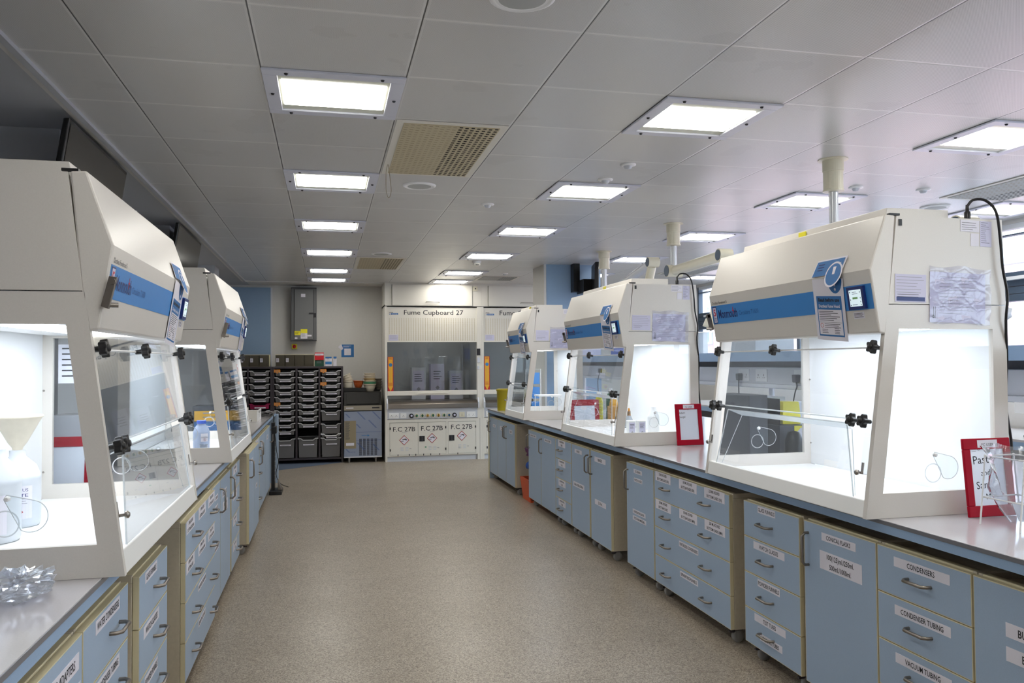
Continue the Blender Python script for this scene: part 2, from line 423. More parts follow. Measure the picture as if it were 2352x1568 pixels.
vent(.338, 4.049, 1.2, 'large cream perforated ceiling vent beside the nearest left ceiling lights')
vent(.338, 9.449, 1.2, 'cream perforated ceiling vent farther down, above the fume cupboard end')
vent(4.538, 4.049, 1.2, 'grey perforated ceiling vent at the right edge over the island', 1)
vent(4.538, 9.449, 1.2, 'distant grey perforated ceiling vent seen behind the extraction arms', 1)
vent(2.138, 11.249, .6, 'small faint ceiling vent above the second fume cupboard', 1)
o = MB().tube(curve([(.37, 4.98, CZ - .008), (.36, 4.97, CZ - .06), (.36, 4.97, CZ - .17), (.375, 4.97, CZ - .215), (.39, 4.97, CZ - .17), (.38, 4.975, CZ - .06), (.375, 4.98, CZ - .008)]), .0018, 'card_brown', n=5).build('wire_loop', org=(.37, 4.98, CZ - .008)); tag(o, 'thin brown wire loop hanging from the large ceiling vent', 'wire')
def speaker(x, y, label):
    t = thing('ceiling_speaker', label, 'speaker', (x, y, CZ), 'round ceiling speakers')
    MB().lathe((x, y, CZ - .001), [(.115, 0), (.113, -.006), (.10, -.012), (.092, -.009)], 'white', n=32).build('rim', t)
    MB().lathe((x, y, CZ - .005), [(.0, -.008), (.06, -.007), (.092, -.004)], 'speaker_grey', n=32, cap=False).build('grille', t)
    return t
sp = speaker(.63, 5.56, 'round ceiling speaker just behind the large cream vent')
dup(sp, (.606 - .63, 9.14 - 5.56, 0), 'small distant round ceiling speaker before the far cream vent')
dup(sp, (.642 - .63, 2.60 - 5.56, 0), 'round ceiling speaker cut by the top edge of the photo')
dup(sp, (4.79 - .63, 5.56 - 5.56, 0), 'round ceiling speaker above the nearest right fume hood')
def detector(x, y, label, big):
    t = thing('smoke_detector' if big else 'ceiling_sensor', label, 'detector', (x, y, CZ))
    if big:
        MB().lathe((x, y, CZ), [(.055, 0), (.055, -.015), (.045, -.03)], 'white').build('base', t); MB().lathe((x, y, CZ - .03), [(.045, 0), (.048, -.02), (.02, -.035), (0, -.036)], 'fc_white').build('sensor_head', t)
        MB().box(x - .02, x + .02, y - .05, y - .045, CZ - .055, CZ - .047, 'ink').build('slot', t)
    else:
        MB().lathe((x, y, CZ), [(.05, 0), (.05, -.006), (.035, -.01)], 'white').build('base', t); MB().lathe((x, y, CZ - .01), [(.028, 0), (.02, -.016), (0, -.02)], 'fc_grey').build('sensor_head', t)
detector(1.78, 9.62, 'white smoke detector hanging below the ceiling near the far lights', 1)
for x, y, l in ((1.224, 6.13, 'small round ceiling sensor right of the speaker'), (1.836, 4.72, 'small round ceiling sensor near the right row lights'), (1.836, 5.14, 'yellowed ceiling sensor just before a right row light'),
                (3.676, 5.03, 'ceiling sprinkler with dark bulb beside the nearest extraction arm mount'), (4.209, 5.0, 'small flat ceiling sensor above the nearest right hood'), (2.409, 10.9, 'small far ceiling sensor above the second fume cupboard'), (-1.517, 6.93, 'small detector on the plain ceiling strip at the left')):
    detector(x, y, l, 0)

# ------------------------------------------------------------ televisions
def tv(x, y0, y1, z0, z1, label, lean=-.10):
    t = thing('television', label, 'television', (x, (y0 + y1) / 2, z1), 'wall mounted televisions')
    pts = lambda xo: [(x + xo + lean, y0, z0), (x + xo + lean, y1, z0), (x + xo, y1, z1), (x + xo, y0, z1)]
    MB().prism(pts(0), (-.03, 0, 0), 'tv_black').build('case', t, bevel=.006)
    b = .022; k = lean / (z1 - z0)
    MB().add([(x + lean - k * b + .002, y0 + b, z0 + b), (x + lean - k * b + .002, y1 - b, z0 + b), (x + k * b + .002, y1 - b, z1 - b), (x + k * b + .002, y0 + b, z1 - b)], [(0, 1, 2, 3)], 'screen_black').build('screen', t)
    ym = (y0 + y1) / 2; zm = (z0 + z1) / 2
    MB().box(x - .115, x + lean / 2 - .03, ym - .15, ym + .15, zm - .1, zm + .1, 'tv_black').box(-1.94, x - .10, ym - .05, ym + .05, zm - .04, zm + .04, 'tv_black').build('bracket', t)
tv(-1.20, 4.24, 5.39, 2.05, 2.70, 'large dark television by the ceiling at the left, nearer of the two')
tv(-1.20, 7.22, 8.46, 2.05, 2.70, 'farther dark television by the ceiling at the left, half hidden by the second hood')
t = thing('television', 'black television seen edge-on by the blue column', 'television', (3.15, 9.4, CZ))
MB().prism([(3.12, 9.15, 2.25), (3.12, 9.15, 2.62), (3.14, 9.18, 2.70), (3.24, 9.62, 2.70), (3.22, 9.6, 2.25)], (.05, -.012, 0), 'tv_black').build('case', t, bevel=.01)
MB().box(3.02, 3.10, 9.66, 9.79, 2.38, CZ, 'tv_black').box(3.08, 3.20, 9.45, 9.72, 2.35, 2.52, 'tv_black').build('bracket', t)

# ------------------------------------------------------------ extraction arms
def arm(y, joint, elbow, end, label, wr=False, k=1):
    x = 3.03; t = thing('extraction_arm', label, 'extraction arm', (x, y, CZ), 'cream extraction arms over the island bench')
    MB().lathe((x, y, CZ), [(.088, 0), (.088, -.005), (.062, -.007), (.062, -.075), (.058, -.077), (.058, -.185), (.062, -.187), (.062, -.197), (.03, -.199)], 'arm_cream', n=28, smooth=False).build('ceiling_mount', t)
    MB().tube([(x, y, CZ - .2), (x, y, joint)], .028, 'arm_alu', n=16).build('drop_tube', t)
    J = Vector((x, y, joint)); E = Vector(elbow); D = Vector(end)
    d = (E - J).normalized(); s = d.cross(vec(0, 0, 1)).normalized()
    MB().tube([J - vec(.07, 0, 0), J + vec(.07, 0, 0)], .055, 'arm_cream', n=20).tube([J - vec(.073, 0, 0), J - vec(.07, 0, 0)], .05, 'frame_dark', n=20).build('joint', t)
    ob = MB().tube([J + d * .04, E - d * .03], .045, 'arm_cream' if wr == 0 else 'arm_alu', n=18)
    if wr:
        F = Frame(J + d * .25 - vec(.0465, 0, .02), d if d.dot(vec(0, -1, 0)) > 0 else -d, (0, 0, 1)); ob.text(F, 'Nederman', .15, 0, .05, 'arm_blue', d=.001, bold=.01)
    ob.build('upper_tube', t)
    MB().tube([E - vec(.055, 0, 0), E + vec(.055, 0, 0)], .05, 'arm_cream', n=20).tube([E - vec(.058, 0, 0), E - vec(.055, 0, 0)], .043, 'frame_dark', n=20).build('elbow', t)
    e = (D - E).normalized()
    MB().tube([E + e * .04, D], .042 * k, 'arm_cream', n=16).build('lower_tube', t)
    MB().lathe(D, [(q * k, h * k) for q, h in ((.04, -.03), (.045, .03), (.08, .05), (.095, .12), (.1, .15), (.085, .15), (.07, .06))], 'arm_cream', n=24, axis=e, cap=False).build('nozzle', t)
arm(4.36, 2.22, (3.05, 3.35, 2.16), (3.05, 4.0, 2.02), 'cream ceiling extraction arm nearest the camera, behind the nearest right hood')
arm(6.70, 2.31, (3.03, 5.76, 2.33), (2.965, 5.84, 1.86), 'cream extraction arm hanging between the two nearer right hoods', 0, .62)
arm(8.55, 2.22, (3.04, 7.20, 2.45), (3.04, 7.45, 2.0), 'farthest extraction arm with blue lettering on its tube', 1)

# ------------------------------------------------------------ benches
def bench_frame(): pass
t = thing('island_bench', 'long island bench with pale grey worktop along the right side of the aisle', 'bench', (3.03, 5.5, 0))
w = MB().prism([(2.058, .5, .885), (4.0, .5, .885), (4.0, 9.72, .885), (2.665, 9.72, .885), (2.665, 10.39, .885), (2.058, 10.39, .885)], (0, 0, .015), 'worktop')
w.build('worktop', t, bevel=.002)
w = MB().box(2.055, 2.0578, .5, 10.389, .884, .8985, 'worktop_edge').box(2.057, 2.078, .5, 10.388, .852, .8845, 'fascia_blue').box(3.98, 3.997, .5, 9.71, .852, .8845, 'fascia_blue').box(2.078, 2.66, 10.37, 10.388, .852, .8845, 'fascia_blue')
for y in (2.05, 4.9, 8.0): w.box(2.0562, 2.058, y, y + .003, .852, .884, 'ink')
w.build('fascia', t)
MB().box(2.075, 2.66, 10.372, 10.39, 0, .85, 'laminate_blue').box(2.062, 2.075, 10.372, 10.39, 0, .85, 'edge_cream').build('end_panel', t)
for y in (.6, 2.9, 3.86, 5.55, 8.6, 9.7):
    MB().box(2.60, 2.64, y, y + .04, 0, .8845, 'dark_metal').box(3.44, 3.48, y, min(y + .04, 9.71), 0, .8845, 'dark_metal').box(2.10, 3.9, y, min(y + .04, 9.71), .85, .8845, 'dark_metal').build('leg_frame', t) if y < 9.6 else MB().box(2.60, 2.64, y, y + .04, 0, .8845, 'dark_metal').build('leg_frame', t)
MB().box(2.655, 2.66, .5, 9.7, .1, .86, 'shelf_dark').build('back_panel', t)
t = thing('reagent_shelf', 'blue fronted shelf with white socket trunking standing along the middle of the island bench', 'shelf', (3.03, 5.5, .9))
MB().box(2.86, 3.2, .6, 9.70, 1.545, 1.565, 'laminate_blue').box(2.84, 2.86, .6, 9.70, 1.50, 1.565, 'fascia_blue').box(3.2, 3.22, .6, 9.70, 1.50, 1.565, 'fascia_blue').build('shelf_board', t)
MB().box(2.98, 3.10, .6, 9.70, 1.46, 1.545, 'shelf_dark').build('shelf_rail', t)
MB().prism([(2.95, .6, 1.345), (2.95, .6, 1.46), (3.11, .6, 1.46), (3.11, .6, 1.345)], (0, 9.1, 0), 'trunk_white').box(2.935, 3.12, .6, 9.70, 1.318, 1.345, 'trunk_white').build('trunking', t, bevel=.004)
for y in (.7, 2.1, 4.1, 5.1, 7.1, 9.3): MB().tube([(3.03, y, .9), (3.03, y, 1.32)], .02, 'trunk_white', n=12).build('post', t)
t2 = t
def socket(F, name, parent, w=.146, h=.086, m='white', dots=2):
    b = MB().rect(F, 0, w, 0, h, m, .008)
    for k in range(dots):
        cx = w * (k + .5) / dots
        b.quad(F, cx - .003, cx + .003, h * .45, h * .45 + .014, 'ink', .0085); b.quad(F, cx - .014, cx - .008, h * .3, h * .36, 'ink', .0085); b.quad(F, cx + .008, cx + .014, h * .3, h * .36, 'ink', .0085)
    return b.build(name, parent, bevel=.002)
for y in (5.40, 5.16, 4.68, 8.45, 3.9): socket(Frame((2.95, y, 1.36), (0, -1, 0), (0, 0, 1)), 'socket', t2)
def plug_cable(x, y, z, path, label):
    t = thing('plug_lead', label, 'plug', (x, y, z))
    MB().prism([(x - .035, y - .025, z), (x - .035, y + .025, z), (x - .035, y + .02, z - .05), (x - .035, y - .02, z - .05)], (.035, 0, 0), 'cable_grey').build('plug', t, bevel=.006)
    MB().tube(curve([(x - .02, y, z - .04)] + path), .0045, 'cable_grey', n=6).build('cable', t)
plug_cable(2.942, 5.36, 1.415, [(2.92, 5.36, 1.3), (2.93, 5.38, 1.15), (2.88, 5.42, 1.02), (2.82, 5.36, .93), (2.72, 5.2, .907), (2.66, 5.05, .907)], 'grey plug and hanging lead on the island trunking, left one seen through the nearest hood')
plug_cable(2.942, 4.63, 1.415, [(2.93, 4.63, 1.34), (2.935, 4.66, 1.30), (2.94, 4.70, 1.2), (2.94, 4.74, 1.0), (2.94, 4.7, .91)], 'grey plug and lead behind the yellow tub on the island trunking')
plug_cable(2.942, 8.42, 1.43, [(2.9, 8.42, 1.3), (2.88, 8.35, 1.15), (2.84, 8.2, 1.05), (2.75, 8.05, .95), (2.7, 7.95, .907)], 'grey plug and lead seen through the middle right hood')

t = thing('wall_bench', 'long bench with pale grey worktop along the left side of the aisle', 'bench', (-.95, 5.5, 0))
MB().box(-1.345, -.627, .5, 10.75, .885, .90, 'worktop').build('worktop', t, bevel=.002)
MB().box(-.6268, -.624, .5, 10.749, .884, .8985, 'worktop_edge').box(-.645, -.626, .5, 10.748, .852, .8845, 'fascia_blue').build('fascia', t)
MB().box(-1.34, -.63, 10.70, 10.72, 0, .85, 'laminate_blue').build('end_panel', t)
for y in (.6, 3.5, 3.84, 5.82, 10.5): MB().box(-1.33, -1.29, y, y + .04, 0, .8845, 'dark_metal').box(-1.29, -.66, y, y + .04, .85, .8845, 'dark_metal').build('leg_frame', t)
MB().box(-1.345, -1.335, .5, 10.7, .1, .86, 'shelf_dark').build('back_panel', t)

# ------------------------------------------------------------ cabinets
def cabinet(label, side, yl, yr, fronts, z0=.085, z1=.798, push=0, depth=.47, group='blue fronted cabinets under the benches'):
    sg = 1 if side == 'R' else -1
    xf = (2.08 - push) if side == 'R' else (-.635 + push)
    Wd = abs(yr - yl); a = (0, -sg, 0)
    F = Frame((xf, yl, 0), a, (0, 0, 1))          # n points to the aisle
    X = lambda d: xf + sg * d
    def bx(b, s0, s1, d0, d1, za, zb, m):
        ya, yb = yl - sg * s0, yl - sg * s1
        return b.box(min(X(d0), X(d1)), max(X(d0), X(d1)), min(ya, yb), max(ya, yb), za, zb, m)
    t = thing('storage_cabinet', label, 'cabinet', (X(.25), (yl + yr) / 2, 0), group)
    b = MB(); bx(b, 0, Wd, .022, depth, z0, z1 - .02, 'carcass'); bx(b, 0, .018, .022, depth, z1 - .02, z1 + .004, 'carcass'); bx(b, Wd - .018, Wd, .022, depth, z1 - .02, z1 + .004, 'carcass'); bx(b, .018, Wd - .018, .022, .05, z1 - .02, z1 + .004, 'edge_cream')
    b.build('carcass', t, bevel=.002)
    def panel(kind, s0, s1, za, zb):
        g = .0015; b = MB(); bx(b, s0 + g, s1 - g, 0, .020, za + g, zb - g, 'edge_cream')
        b.rect(F, s0 + g + .003, s1 - g - .003, za + g + .003, zb - g - .0035, 'laminate_blue', .0008)
        return b.build(kind, t)
    def handle(par, s, z, horiz, L):
        h = L / 2; r = .0062; o = .034
        e = [(-h, 0), (-h, o * .55), (-h + .014, o), (h - .014, o), (h, o * .55), (h, 0)]
        path = [F.p(s + u, z, v) if horiz else F.p(s, z + u, v) for u, v in e]
        MB().tube(path, r, 'dull_steel', n=8).build('handle', par)
    def lab(par, sc, zc, wd, ht, lines, size=None, rot=0):
        G = F.sub(sc, zc, rot); b = MB().rect(G, -wd / 2, wd / 2, -ht / 2, ht / 2, 'paper', .0016, .0008); n = len(lines)
        size = size or ht / n * .76
        for i, tx in enumerate(lines):
            tw = min(wd * .9, None or 1e9); vs, fs, x0, x1 = text_geo(tx, .012); nat = (x1 - x0) * size
            b.text(G, tx, 0, ht / 2 - ht * (i + .5) / n - size * .34, size, 'ink', w=min(nat * .80, wd * .93), d=.0021, bold=.012)
        b.build('label', par)
    for f in fronts:
        if f[0] == 'door':
            _, s0, s1, hs, labs = f; d = panel('door', s0, s1, z0, z1)
            if hs: handle(d, (s0 + .035) if hs == 'l' else (s1 - .035), .675, False, .14)
            for l in labs: lab(d, s0 + l[0], *l[1:])
        else:
            _, s0, s1, hs, rowlabs = f; n = len(rowlabs); hgt = (z1 - z0) / n
            for i, labs in enumerate(rowlabs):
                zt = z1 - i * hgt; d = panel('drawer', s0, s1, zt - hgt, zt)
                for h in hs: handle(d, s0 + h, zt - .095, True, .105 if len(hs) > 1 else .115)
                for l in labs: lab(d, s0 + l[0], zt - l[1] + .015, *l[2:])
    b = None
    for k, (s, d) in enumerate(((.06, .07), (Wd - .06, .07), (.06, depth - .07), (Wd - .06, depth - .07))):
        c = F.p(s, 0, -d); b = MB().lathe(c + F.a * -.011 + vec(0, 0, .033), [(.012, 0), (.032, 0), (.034, .006), (.034, .016), (.032, .022), (.012, .022)], 'castor_grey', n=18, axis=F.a)
        b.box(c.x - .022, c.x + .022, c.y - .02, c.y + .02, .068, z0 - .0005, 'dark_metal')
        for q in (-.017, .014): b.box(c.x - .012, c.x + .012, c.y + q, c.y + q + .003, .03, .07, 'castor_grey')
        b.box(min(c.x, c.x - sg * .05), max(c.x, c.x - sg * .05), c.y - .008, c.y + .008, .055, .063, 'dark_metal')
        b.build('castor', t)
    return t
P4 = lambda sc, names, wd=.16: [[(sc, .045, wd, .034, [n])] for n in names]
DR = 'blue %s cabinet on castors under the %s'
cabinet('nearest right blue cabinet, cut by the photo edge, labelled for Buchner glassware', 'R', 2.28, 1.72, [('door', 0, .56, None, [(.30, .66, .34, .045, ['BUCHNER FUNNELS']), (.30, .585, .34, .045, ['BUCHNER FLASKS'])])])
cabinet('nearest right blue cabinet beyond the photo edge', 'R', 1.70, 1.2, [('door', 0, .5, 'l', [])])
cabinet('right blue drawer cabinet labelled CONDENSERS, under the nearest fume hood front edge', 'R', 2.757, 2.286, [('drawers', 0, .471, [.228], [[(.236, .062, .28, .036, ['CONDENSERS'])], [(.236, .062, .28, .036, ['CONDENSER TUBING'])], [(.236, .062, .28, .036, ['VACUUM TUBING'])], [(.236, .062, .28, .036, ['ADAPTERS'])]])])
cabinet('right blue one-door cabinet labelled CONICAL FLASKS', 'R', 3.25, 2.762, [('door', 0, .488, 'l', [(.249, .750, .23, .034, ['CONICAL FLASKS']), (.26, .650, .282, .078, ['100(125)ml./250ml.', '500ml./1000ml.'])])])
cabinet('right blue four-drawer cabinet labelled from GLASS FUNNELS down to BOILING TUBES', 'R', 3.785, 3.285, [('drawers', 0, .5, [.215], [[(.22, .04, .16, .034, ['GLASS FUNNELS'])], [(.235, .045, .28, .036, ['WATCH GLASSES'])], [(.23, .045, .2, .036, ['POWDER FUNNELS'])], [(.235, .045, .28, .036, ['TEST TUBES']), (.245, .128, .2, .034, ['BOILING TUBES'])]])])
FL = ['50 ML ROUND', '100 ML ROUND', '250 ML ROUND']
def flask_rows(c, hh):
    return [[(c[i], .045, wd, .06, [FL[i], 'BOTTOM FLASKS (SN)']) for i, wd in enumerate((.235, .24, .24))],
            [(c[0], .045, .235, .06, ['500 ML ROUND', 'BOTTOM FLASKS']), (c[1], .045, .24, .06, ['100 ML ROUND', 'BOTTOM FLASKS (MN)']), (c[2], .045, .24, .06, ['250 ML ROUND', 'BOTTOM FLASKS (MN)'])],
            [(c[1], .05, .26, .034, ['WATERLESS CONDENSERS'])], [(c[1], .05, .24, .034, ['SEPARATING FUNNELS'])]]
cabinet('widest right blue drawer cabinet, two handles per drawer, labelled for round bottom flasks', 'R', 4.94, 3.935, [('drawers', 0, 1.005, [.19, .735], flask_rows((.14, .5, .835), 0))])
cabinet('right blue one-door cabinet labelled TLC BEAKERS and WATCH GLASSES', 'R', 5.44, 4.952, [('door', 0, .488, 'l', [(.215, .748, .15, .028, ['TLC BEAKERS']), (.22, .690, .15, .028, ['WATCH GLASSES']), (.23, .47, .23, .03, ['EVAPORATING BASINS']), (.235, .425, .24, .03, ['PESTLE AND MORTARS'])])])
cabinet('right blue one-door cabinet with its pale side showing, labelled BEAKERS and 25-250ml.', 'R', 6.24, 5.765, [('door', 0, .475, 'l', [(.23, .735, .26, .04, ['BEAKERS']), (.23, .40, .26, .04, ['25-250ml.'])])])
cabinet('right blue one-door cabinet with handle at its right, labelled BEAKERS and 600ml. sizes', 'R', 6.76, 6.262, [('door', 0, .49, 'r', [(.19, .745, .2, .034, ['BEAKERS']), (.2, .46, .3, .042, ['600ml./1000ml./2000ml.'])])])
cabinet('narrow right blue four-drawer cabinet labelled for measuring tubes', 'R', 7.262, 6.77, [('drawers', 0, .49, [.17], [[(.2, .05, .22, .06, [n, 'TUBES'])] for n in ('1 ML MEASURING', '2-5 ML MEASURING', '10 ML MEASURING', '20 ML MEASURING')])])
cabinet('right blue two-door cabinet labelled MEASURING CYLINDERS, beside the orange crate', 'R', 8.30, 7.27, [('door', 0, .51, 'l', [(.2, .745, .26, .03, ['MEASURING CYLINDERS'])]), ('door', .515, 1.03, 'l', [(.25, .745, .26, .03, ['MEASURING CYLINDERS'])])])
cabinet('farthest right blue three-door cabinet at the end of the island bench', 'R', 10.36, 8.925, [('door', 0, .49, 'l', [(.28, .70, .16, .035, ['SCALES'])]), ('door', .493, .965, 'r', [(.22, .70, .16, .05, ['TONGS', 'CLAMPS'])]), ('door', .968, 1.43, 'l', [(.26, .70, .16, .045, ['STANDS'])])])
# left side
cabinet('nearest left blue cabinet labelled BUCHNER ADAPTERS, in the bottom left corner', 'L', 1.86, 2.378, [('door', 0, .518, None, [(.32, .735, .33, .045, ['BUCHNER ADAPTERS']), (.36, .655, .28, .045, ['BUCHNER FUNNELS'])])])
cabinet('left blue cabinet beyond the photo edge', 'L', 1.34, 1.855, [('door', 0, .51, 'l', [])])
cabinet('left blue drawer cabinet labelled WATER CONDENSERS and CONDENSER TUBING', 'L', 2.384, 2.89, [('drawers', 0, .506, [.33], [[(.255, .047, .27, .04, ['WATER CONDENSERS'])], [(.255, .047, .27, .04, ['CONDENSER TUBING'])], [(.255, .047, .27, .04, ['VACUUM TUBING'])], [(.255, .047, .27, .04, ['ADAPTERS'])]])])
cabinet('left blue drawer cabinet pulled slightly forward, labelled from GLASS FUNNELS down', 'L', 2.945, 3.44, [('drawers', 0, .495, [.29], [[(.19, .045, .2, .038, ['GLASS FUNNELS'])], [(.2, .05, .26, .042, ['WATCH GLASSES'])], [(.2, .05, .22, .042, ['POWDER FUNNELS'])], [(.2, .05, .26, .042, ['TEST TUBES'])]])], push=.022)
cabinet('widest left blue drawer cabinet, two handles per drawer, brown side showing', 'L', 3.875, 4.87, [('drawers', 0, .99, [.24, .84], flask_rows((.14, .5, .84), 0))], push=.02)
cabinet('left blue two-door cabinet labelled for beakers, beyond the widest drawer cabinet', 'L', 4.88, 5.80, [('door', 0, .39, 'r', [(.2, .72, .14, .03, ['TLC BEAKERS']), (.2, .66, .14, .03, ['WATCH GLASSES']), (.2, .42, .2, .03, ['EVAPORATING BASINS'])]), ('door', .395, .92, 'r', [(.2, .69, .22, .045, ['CONICAL FLASKS']), (.24, .60, .24, .07, ['100(125)ml./250ml.', '500ml./1000ml.'])])])
cabinet('narrow left blue four-drawer cabinet before the second left hood', 'L', 5.87, 6.40, [('drawers', 0, .53, [.36], [[(.22, .055, .24, .06, [n, 'TUBES'])] for n in ('1 ML MEASURING', '2-5 ML MEASURING', '10 ML MEASURING', '20 ML MEASURING')])])
cabinet('left blue two-door cabinet standing forward under the far end of the second left hood', 'L', 6.72, 7.66, [('door', 0, .47, 'l', [(.25, .72, .16, .03, ['BEAKERS'])]), ('door', .475, .94, 'r', [(.22, .45, .16, .04, ['BEAKERS'])])], push=.04)
cabinet('left blue drawer cabinet near the far end of the left bench', 'L', 7.68, 8.28, [('drawers', 0, .6, [.42], [[(.3, .05, .26, .05, ['MEASURING', 'CYLINDERS'])]] * 3)])
cabinet('last left blue two-door cabinet beside the black post', 'L', 8.30, 9.78, [('door', 0, .74, 'l', [(.3, .7, .22, .05, ['BEAKERS'])]), ('door', .745, 1.48, 'r', [(.3, .7, .22, .05, ['FLASKS'])])])

# ------------------------------------------------------------ ductless fume hoods
def knob(F, x, y, parent, r=.024):
    pts = []
    for j in range(30):
        a = 2 * PI * j / 30; q = r * (1 + .20 * math.cos(5 * a)); pts.append(F.p(x + q * math.cos(a), y + q * math.sin(a), .012))
    b = MB().prism(pts, F.n * .022, 'black'); b.lathe(F.p(x, y, -.012), [(.008, 0), (.010, .024)], 'black', axis=F.n, n=10).lathe(F.p(x, y, .034), [(.012, 0), (.010, .006), (0, .007)], 'black', axis=F.n, n=12)
    return b.build('knob', parent, bevel=.003)
def hood(side, Y0, L, label, port=True):
    R = side == 'R'; sg = 1 if R else -1; xf = 2.0 if R else -.565; Y1 = Y0 + L
    P = lambda u, y, z: Vector((xf + sg * u, y, .9 + z))
    t = thing('fume_hood', label, 'fume hood', P(.33, Y0 + L / 2, 0), 'white ductless fume hoods on the benches')
    def pr(b, prof, ya, yb, m): return b.prism([P(u, ya, z) for u, z in prof], (0, yb - ya, 0), m)
    th = .022
    A, B, C, D = (0, .001), (.655, .001), (.655, .82), (.112, .82); a, b_, c, d = (.075, .095), (.59, .095), (.59, .727), (.16, .727)
    for (ya, yb) in ((Y0, Y0 + th), (Y1 - th, Y1)):
        b = MB()
        for q in ((A, B, b_, a), (B, C, c, b_), (C, D, d, c), (D, A, a, d)): pr(b, q, ya, yb, 'hood_paint')
        o = b.build('side_panel', t)
        b = MB(); pr(b, (a, b_, c, d), (ya + yb) / 2 - .002, (ya + yb) / 2 + .002, 'glass'); b.build('side_window', o)
    b = MB()
    for (ya, yb) in ((Y0, Y0 + .024), (Y1 - .024, Y1)): pr(b, ((.116, .8235), (.655, .8235), (.645, 1.165), (.158, 1.165)), ya, yb, 'hood_paint')
    pr(b, ((.15, .745), (.64, .745), (.64, 1.163), (.17, 1.163)), Y0 + .024, Y1 - .024, 'hood_inner')
    pr(b, ((.63, .035), (.652, .035), (.652, .745), (.63, .745)), Y0 + th, Y1 - th, 'hood_inner')
    b.build('housing', t)
    b = MB(); pr(b, ((.165, 1.1655), (.46, 1.1655), (.46, 1.212), (.175, 1.212)), Y0 + .075, Y1 - .14, 'hood_paint')
    b.box(*sorted((P(.17, 0, 0).x, P(.165, 0, 0).x)), Y0 + .62 if L > 1 else Y0 + .3, Y0 + .68 if L > 1 else Y0 + .36, 2.075, 2.105, 'sharps_yellow')
    b.build('filter_box', t, bevel=.003)
    b = MB(); pr(b, ((.0, .002), (.628, .002), (.628, .034), (.05, .034), (.035, .07), (.014, .07)), Y0 + th, Y1 - th, 'tray_white'); b.build('tray', t, bevel=.004)
    # canopy (front cover)
    b = MB(); pr(b, ((.152, 1.168), (.107, 1.170), (.035, .957), (.072, .712), (.10, .706), (.121, .83)), Y0, Y1, 'hood_paint'); cp = b.build('canopy', t, bevel=.006)
    yl = Y1 if R else Y0
    F = Frame(P(.072, yl, .712), (0, -sg, 0), P(.035, 0, .957) - P(.072, 0, .712)); H = .2478
    G = Frame(P(.035, yl, .957), (0, -sg, 0), P(.107, 0, 1.17) - P(.035, 0, .957))
    s0, s1 = .012, L - .006
    b = MB().rect(F, s0, s1, .094, .193, 'stripe_blue', .0012, .0008)
    # five year badge
    b.quad(F, .022, .066, .098, .188, 'navy', .0016).quad(F, .027, .061, .103, .183, 'paper_lilac', .0019).text(F, '5', .044, .138, .052, 'logo_red', d=.0023, bold=.02).text(F, 'YEAR', .044, .120, .014, 'navy', w=.026, d=.0023, bold=.02).lines(F, .03, .058, .116, .005, 2, 'navy', .002, .0022, .1)
    k = 1 if L > 1 else .62
    b.text(F, 'Monmouth', .085, .124, .064, 'navy', w=.20 * k, align='l', d=.0017, bold=.02)
    b.quad(F, .085 + .157 * k, .085 + .162 * k, .140, .176, 'logo_red', .0024).quad(F, .085 + .150 * k, .085 + .169 * k, .155, .160, 'logo_red', .0024)
    b.text(F, 'Circulaire T1600' if L > 1 else 'Circulaire', .085 + .216 * k, .130, .032, 'model_blue', w=.19 * k, align='l', d=.0017, bold=0)
    b.text(F, 'Ductless Fumehood 5', .03, .200, .022, 'ink', w=.16 * k, align='l', d=.0012)
    b.build('brand_stripe', cp)
    xs = L - .145; b = MB().rect(F, xs, xs + .102, .096 + .002, .188, 'navy', .012, .012); b.rect(F, xs + .014, xs + .088, .110, .176, 'lcd', .0125, .0005)
    b.quad(F, xs + .034, xs + .066, .139, .147, 'lcd_green', .0135).lines(F, xs + .035, xs + .07, .168, .007, 2, 'faint_ink', .002, .0134).lines(F, xs + .03, xs + .07, .118, .005, 1, 'ink', .002, .0134)
    for u, v in ((.019, .17), (.019, .14), (.019, .118), (.08, .168), (.08, .145), (.08, .13), (.08, .118)): b.quad(F, xs + u, xs + u + .004, v - .005, v, 'ink', .0134)
    b.build('control_screen', cp, bevel=.002)
    b = MB().rect(F, xs + .01, xs + .075, .060, .086, 'paper', .0012, .0008).lines(F, xs + .014, xs + .072, .082, .005, 4, 'ink', .0018, .0018, .3); b.build('sticker', cp)
    # latch at the viewer's left end of the canopy
    ye, dy = (Y1 + .001, .012) if R else (Y0 - .001, -.012)
    b = MB(); q = [P(u, ye, z) for u, z in ((.022, .862), (.044, .866), (.066, .778), (.044, .770))]; b.prism(q, (0, dy, 0), 'dull_steel').lathe(P(.034, ye, .85), [(.009, 0), (.009, .02)], 'dull_steel', axis=(0, 1 if R else -1, 0), n=10).lathe(P(.052, ye, .782), [(.008, 0), (.008, .03)], 'steel', axis=(-sg, .3, 0), n=10)
    b.build('latch', t, bevel=.002)
    b = MB().box(*sorted((P(.13, 0, 0).x, P(.175, 0, 0).x)), Y0 + .002, Y0 + .02, 2.068, 2.076, 'black'); b.build('hinge', t)
    F2 = Frame((P(0, 0, 0).x, Y0, .9), (1, 0, 0), (0, 0, 1))   # near end, facing the camera
    if R:
        b = MB().rect(F2, .166, .180, 1.128, 1.153, 'black', .003).build('switch', t)
    # sash frame line in front: u = .1366 z
    fu = lambda z: .1366 * z
    a0, a1 = Y0 + th + .002, Y1 - th - .002
    b = MB(); pr(b, ((fu(.375) + .012, .375), (fu(.375) + .017, .375), (fu(.735) + .017, .735), (fu(.735) + .012, .735)), a0, a1, 'acrylic'); us = b.build('upper_sash', t)
    b = MB()
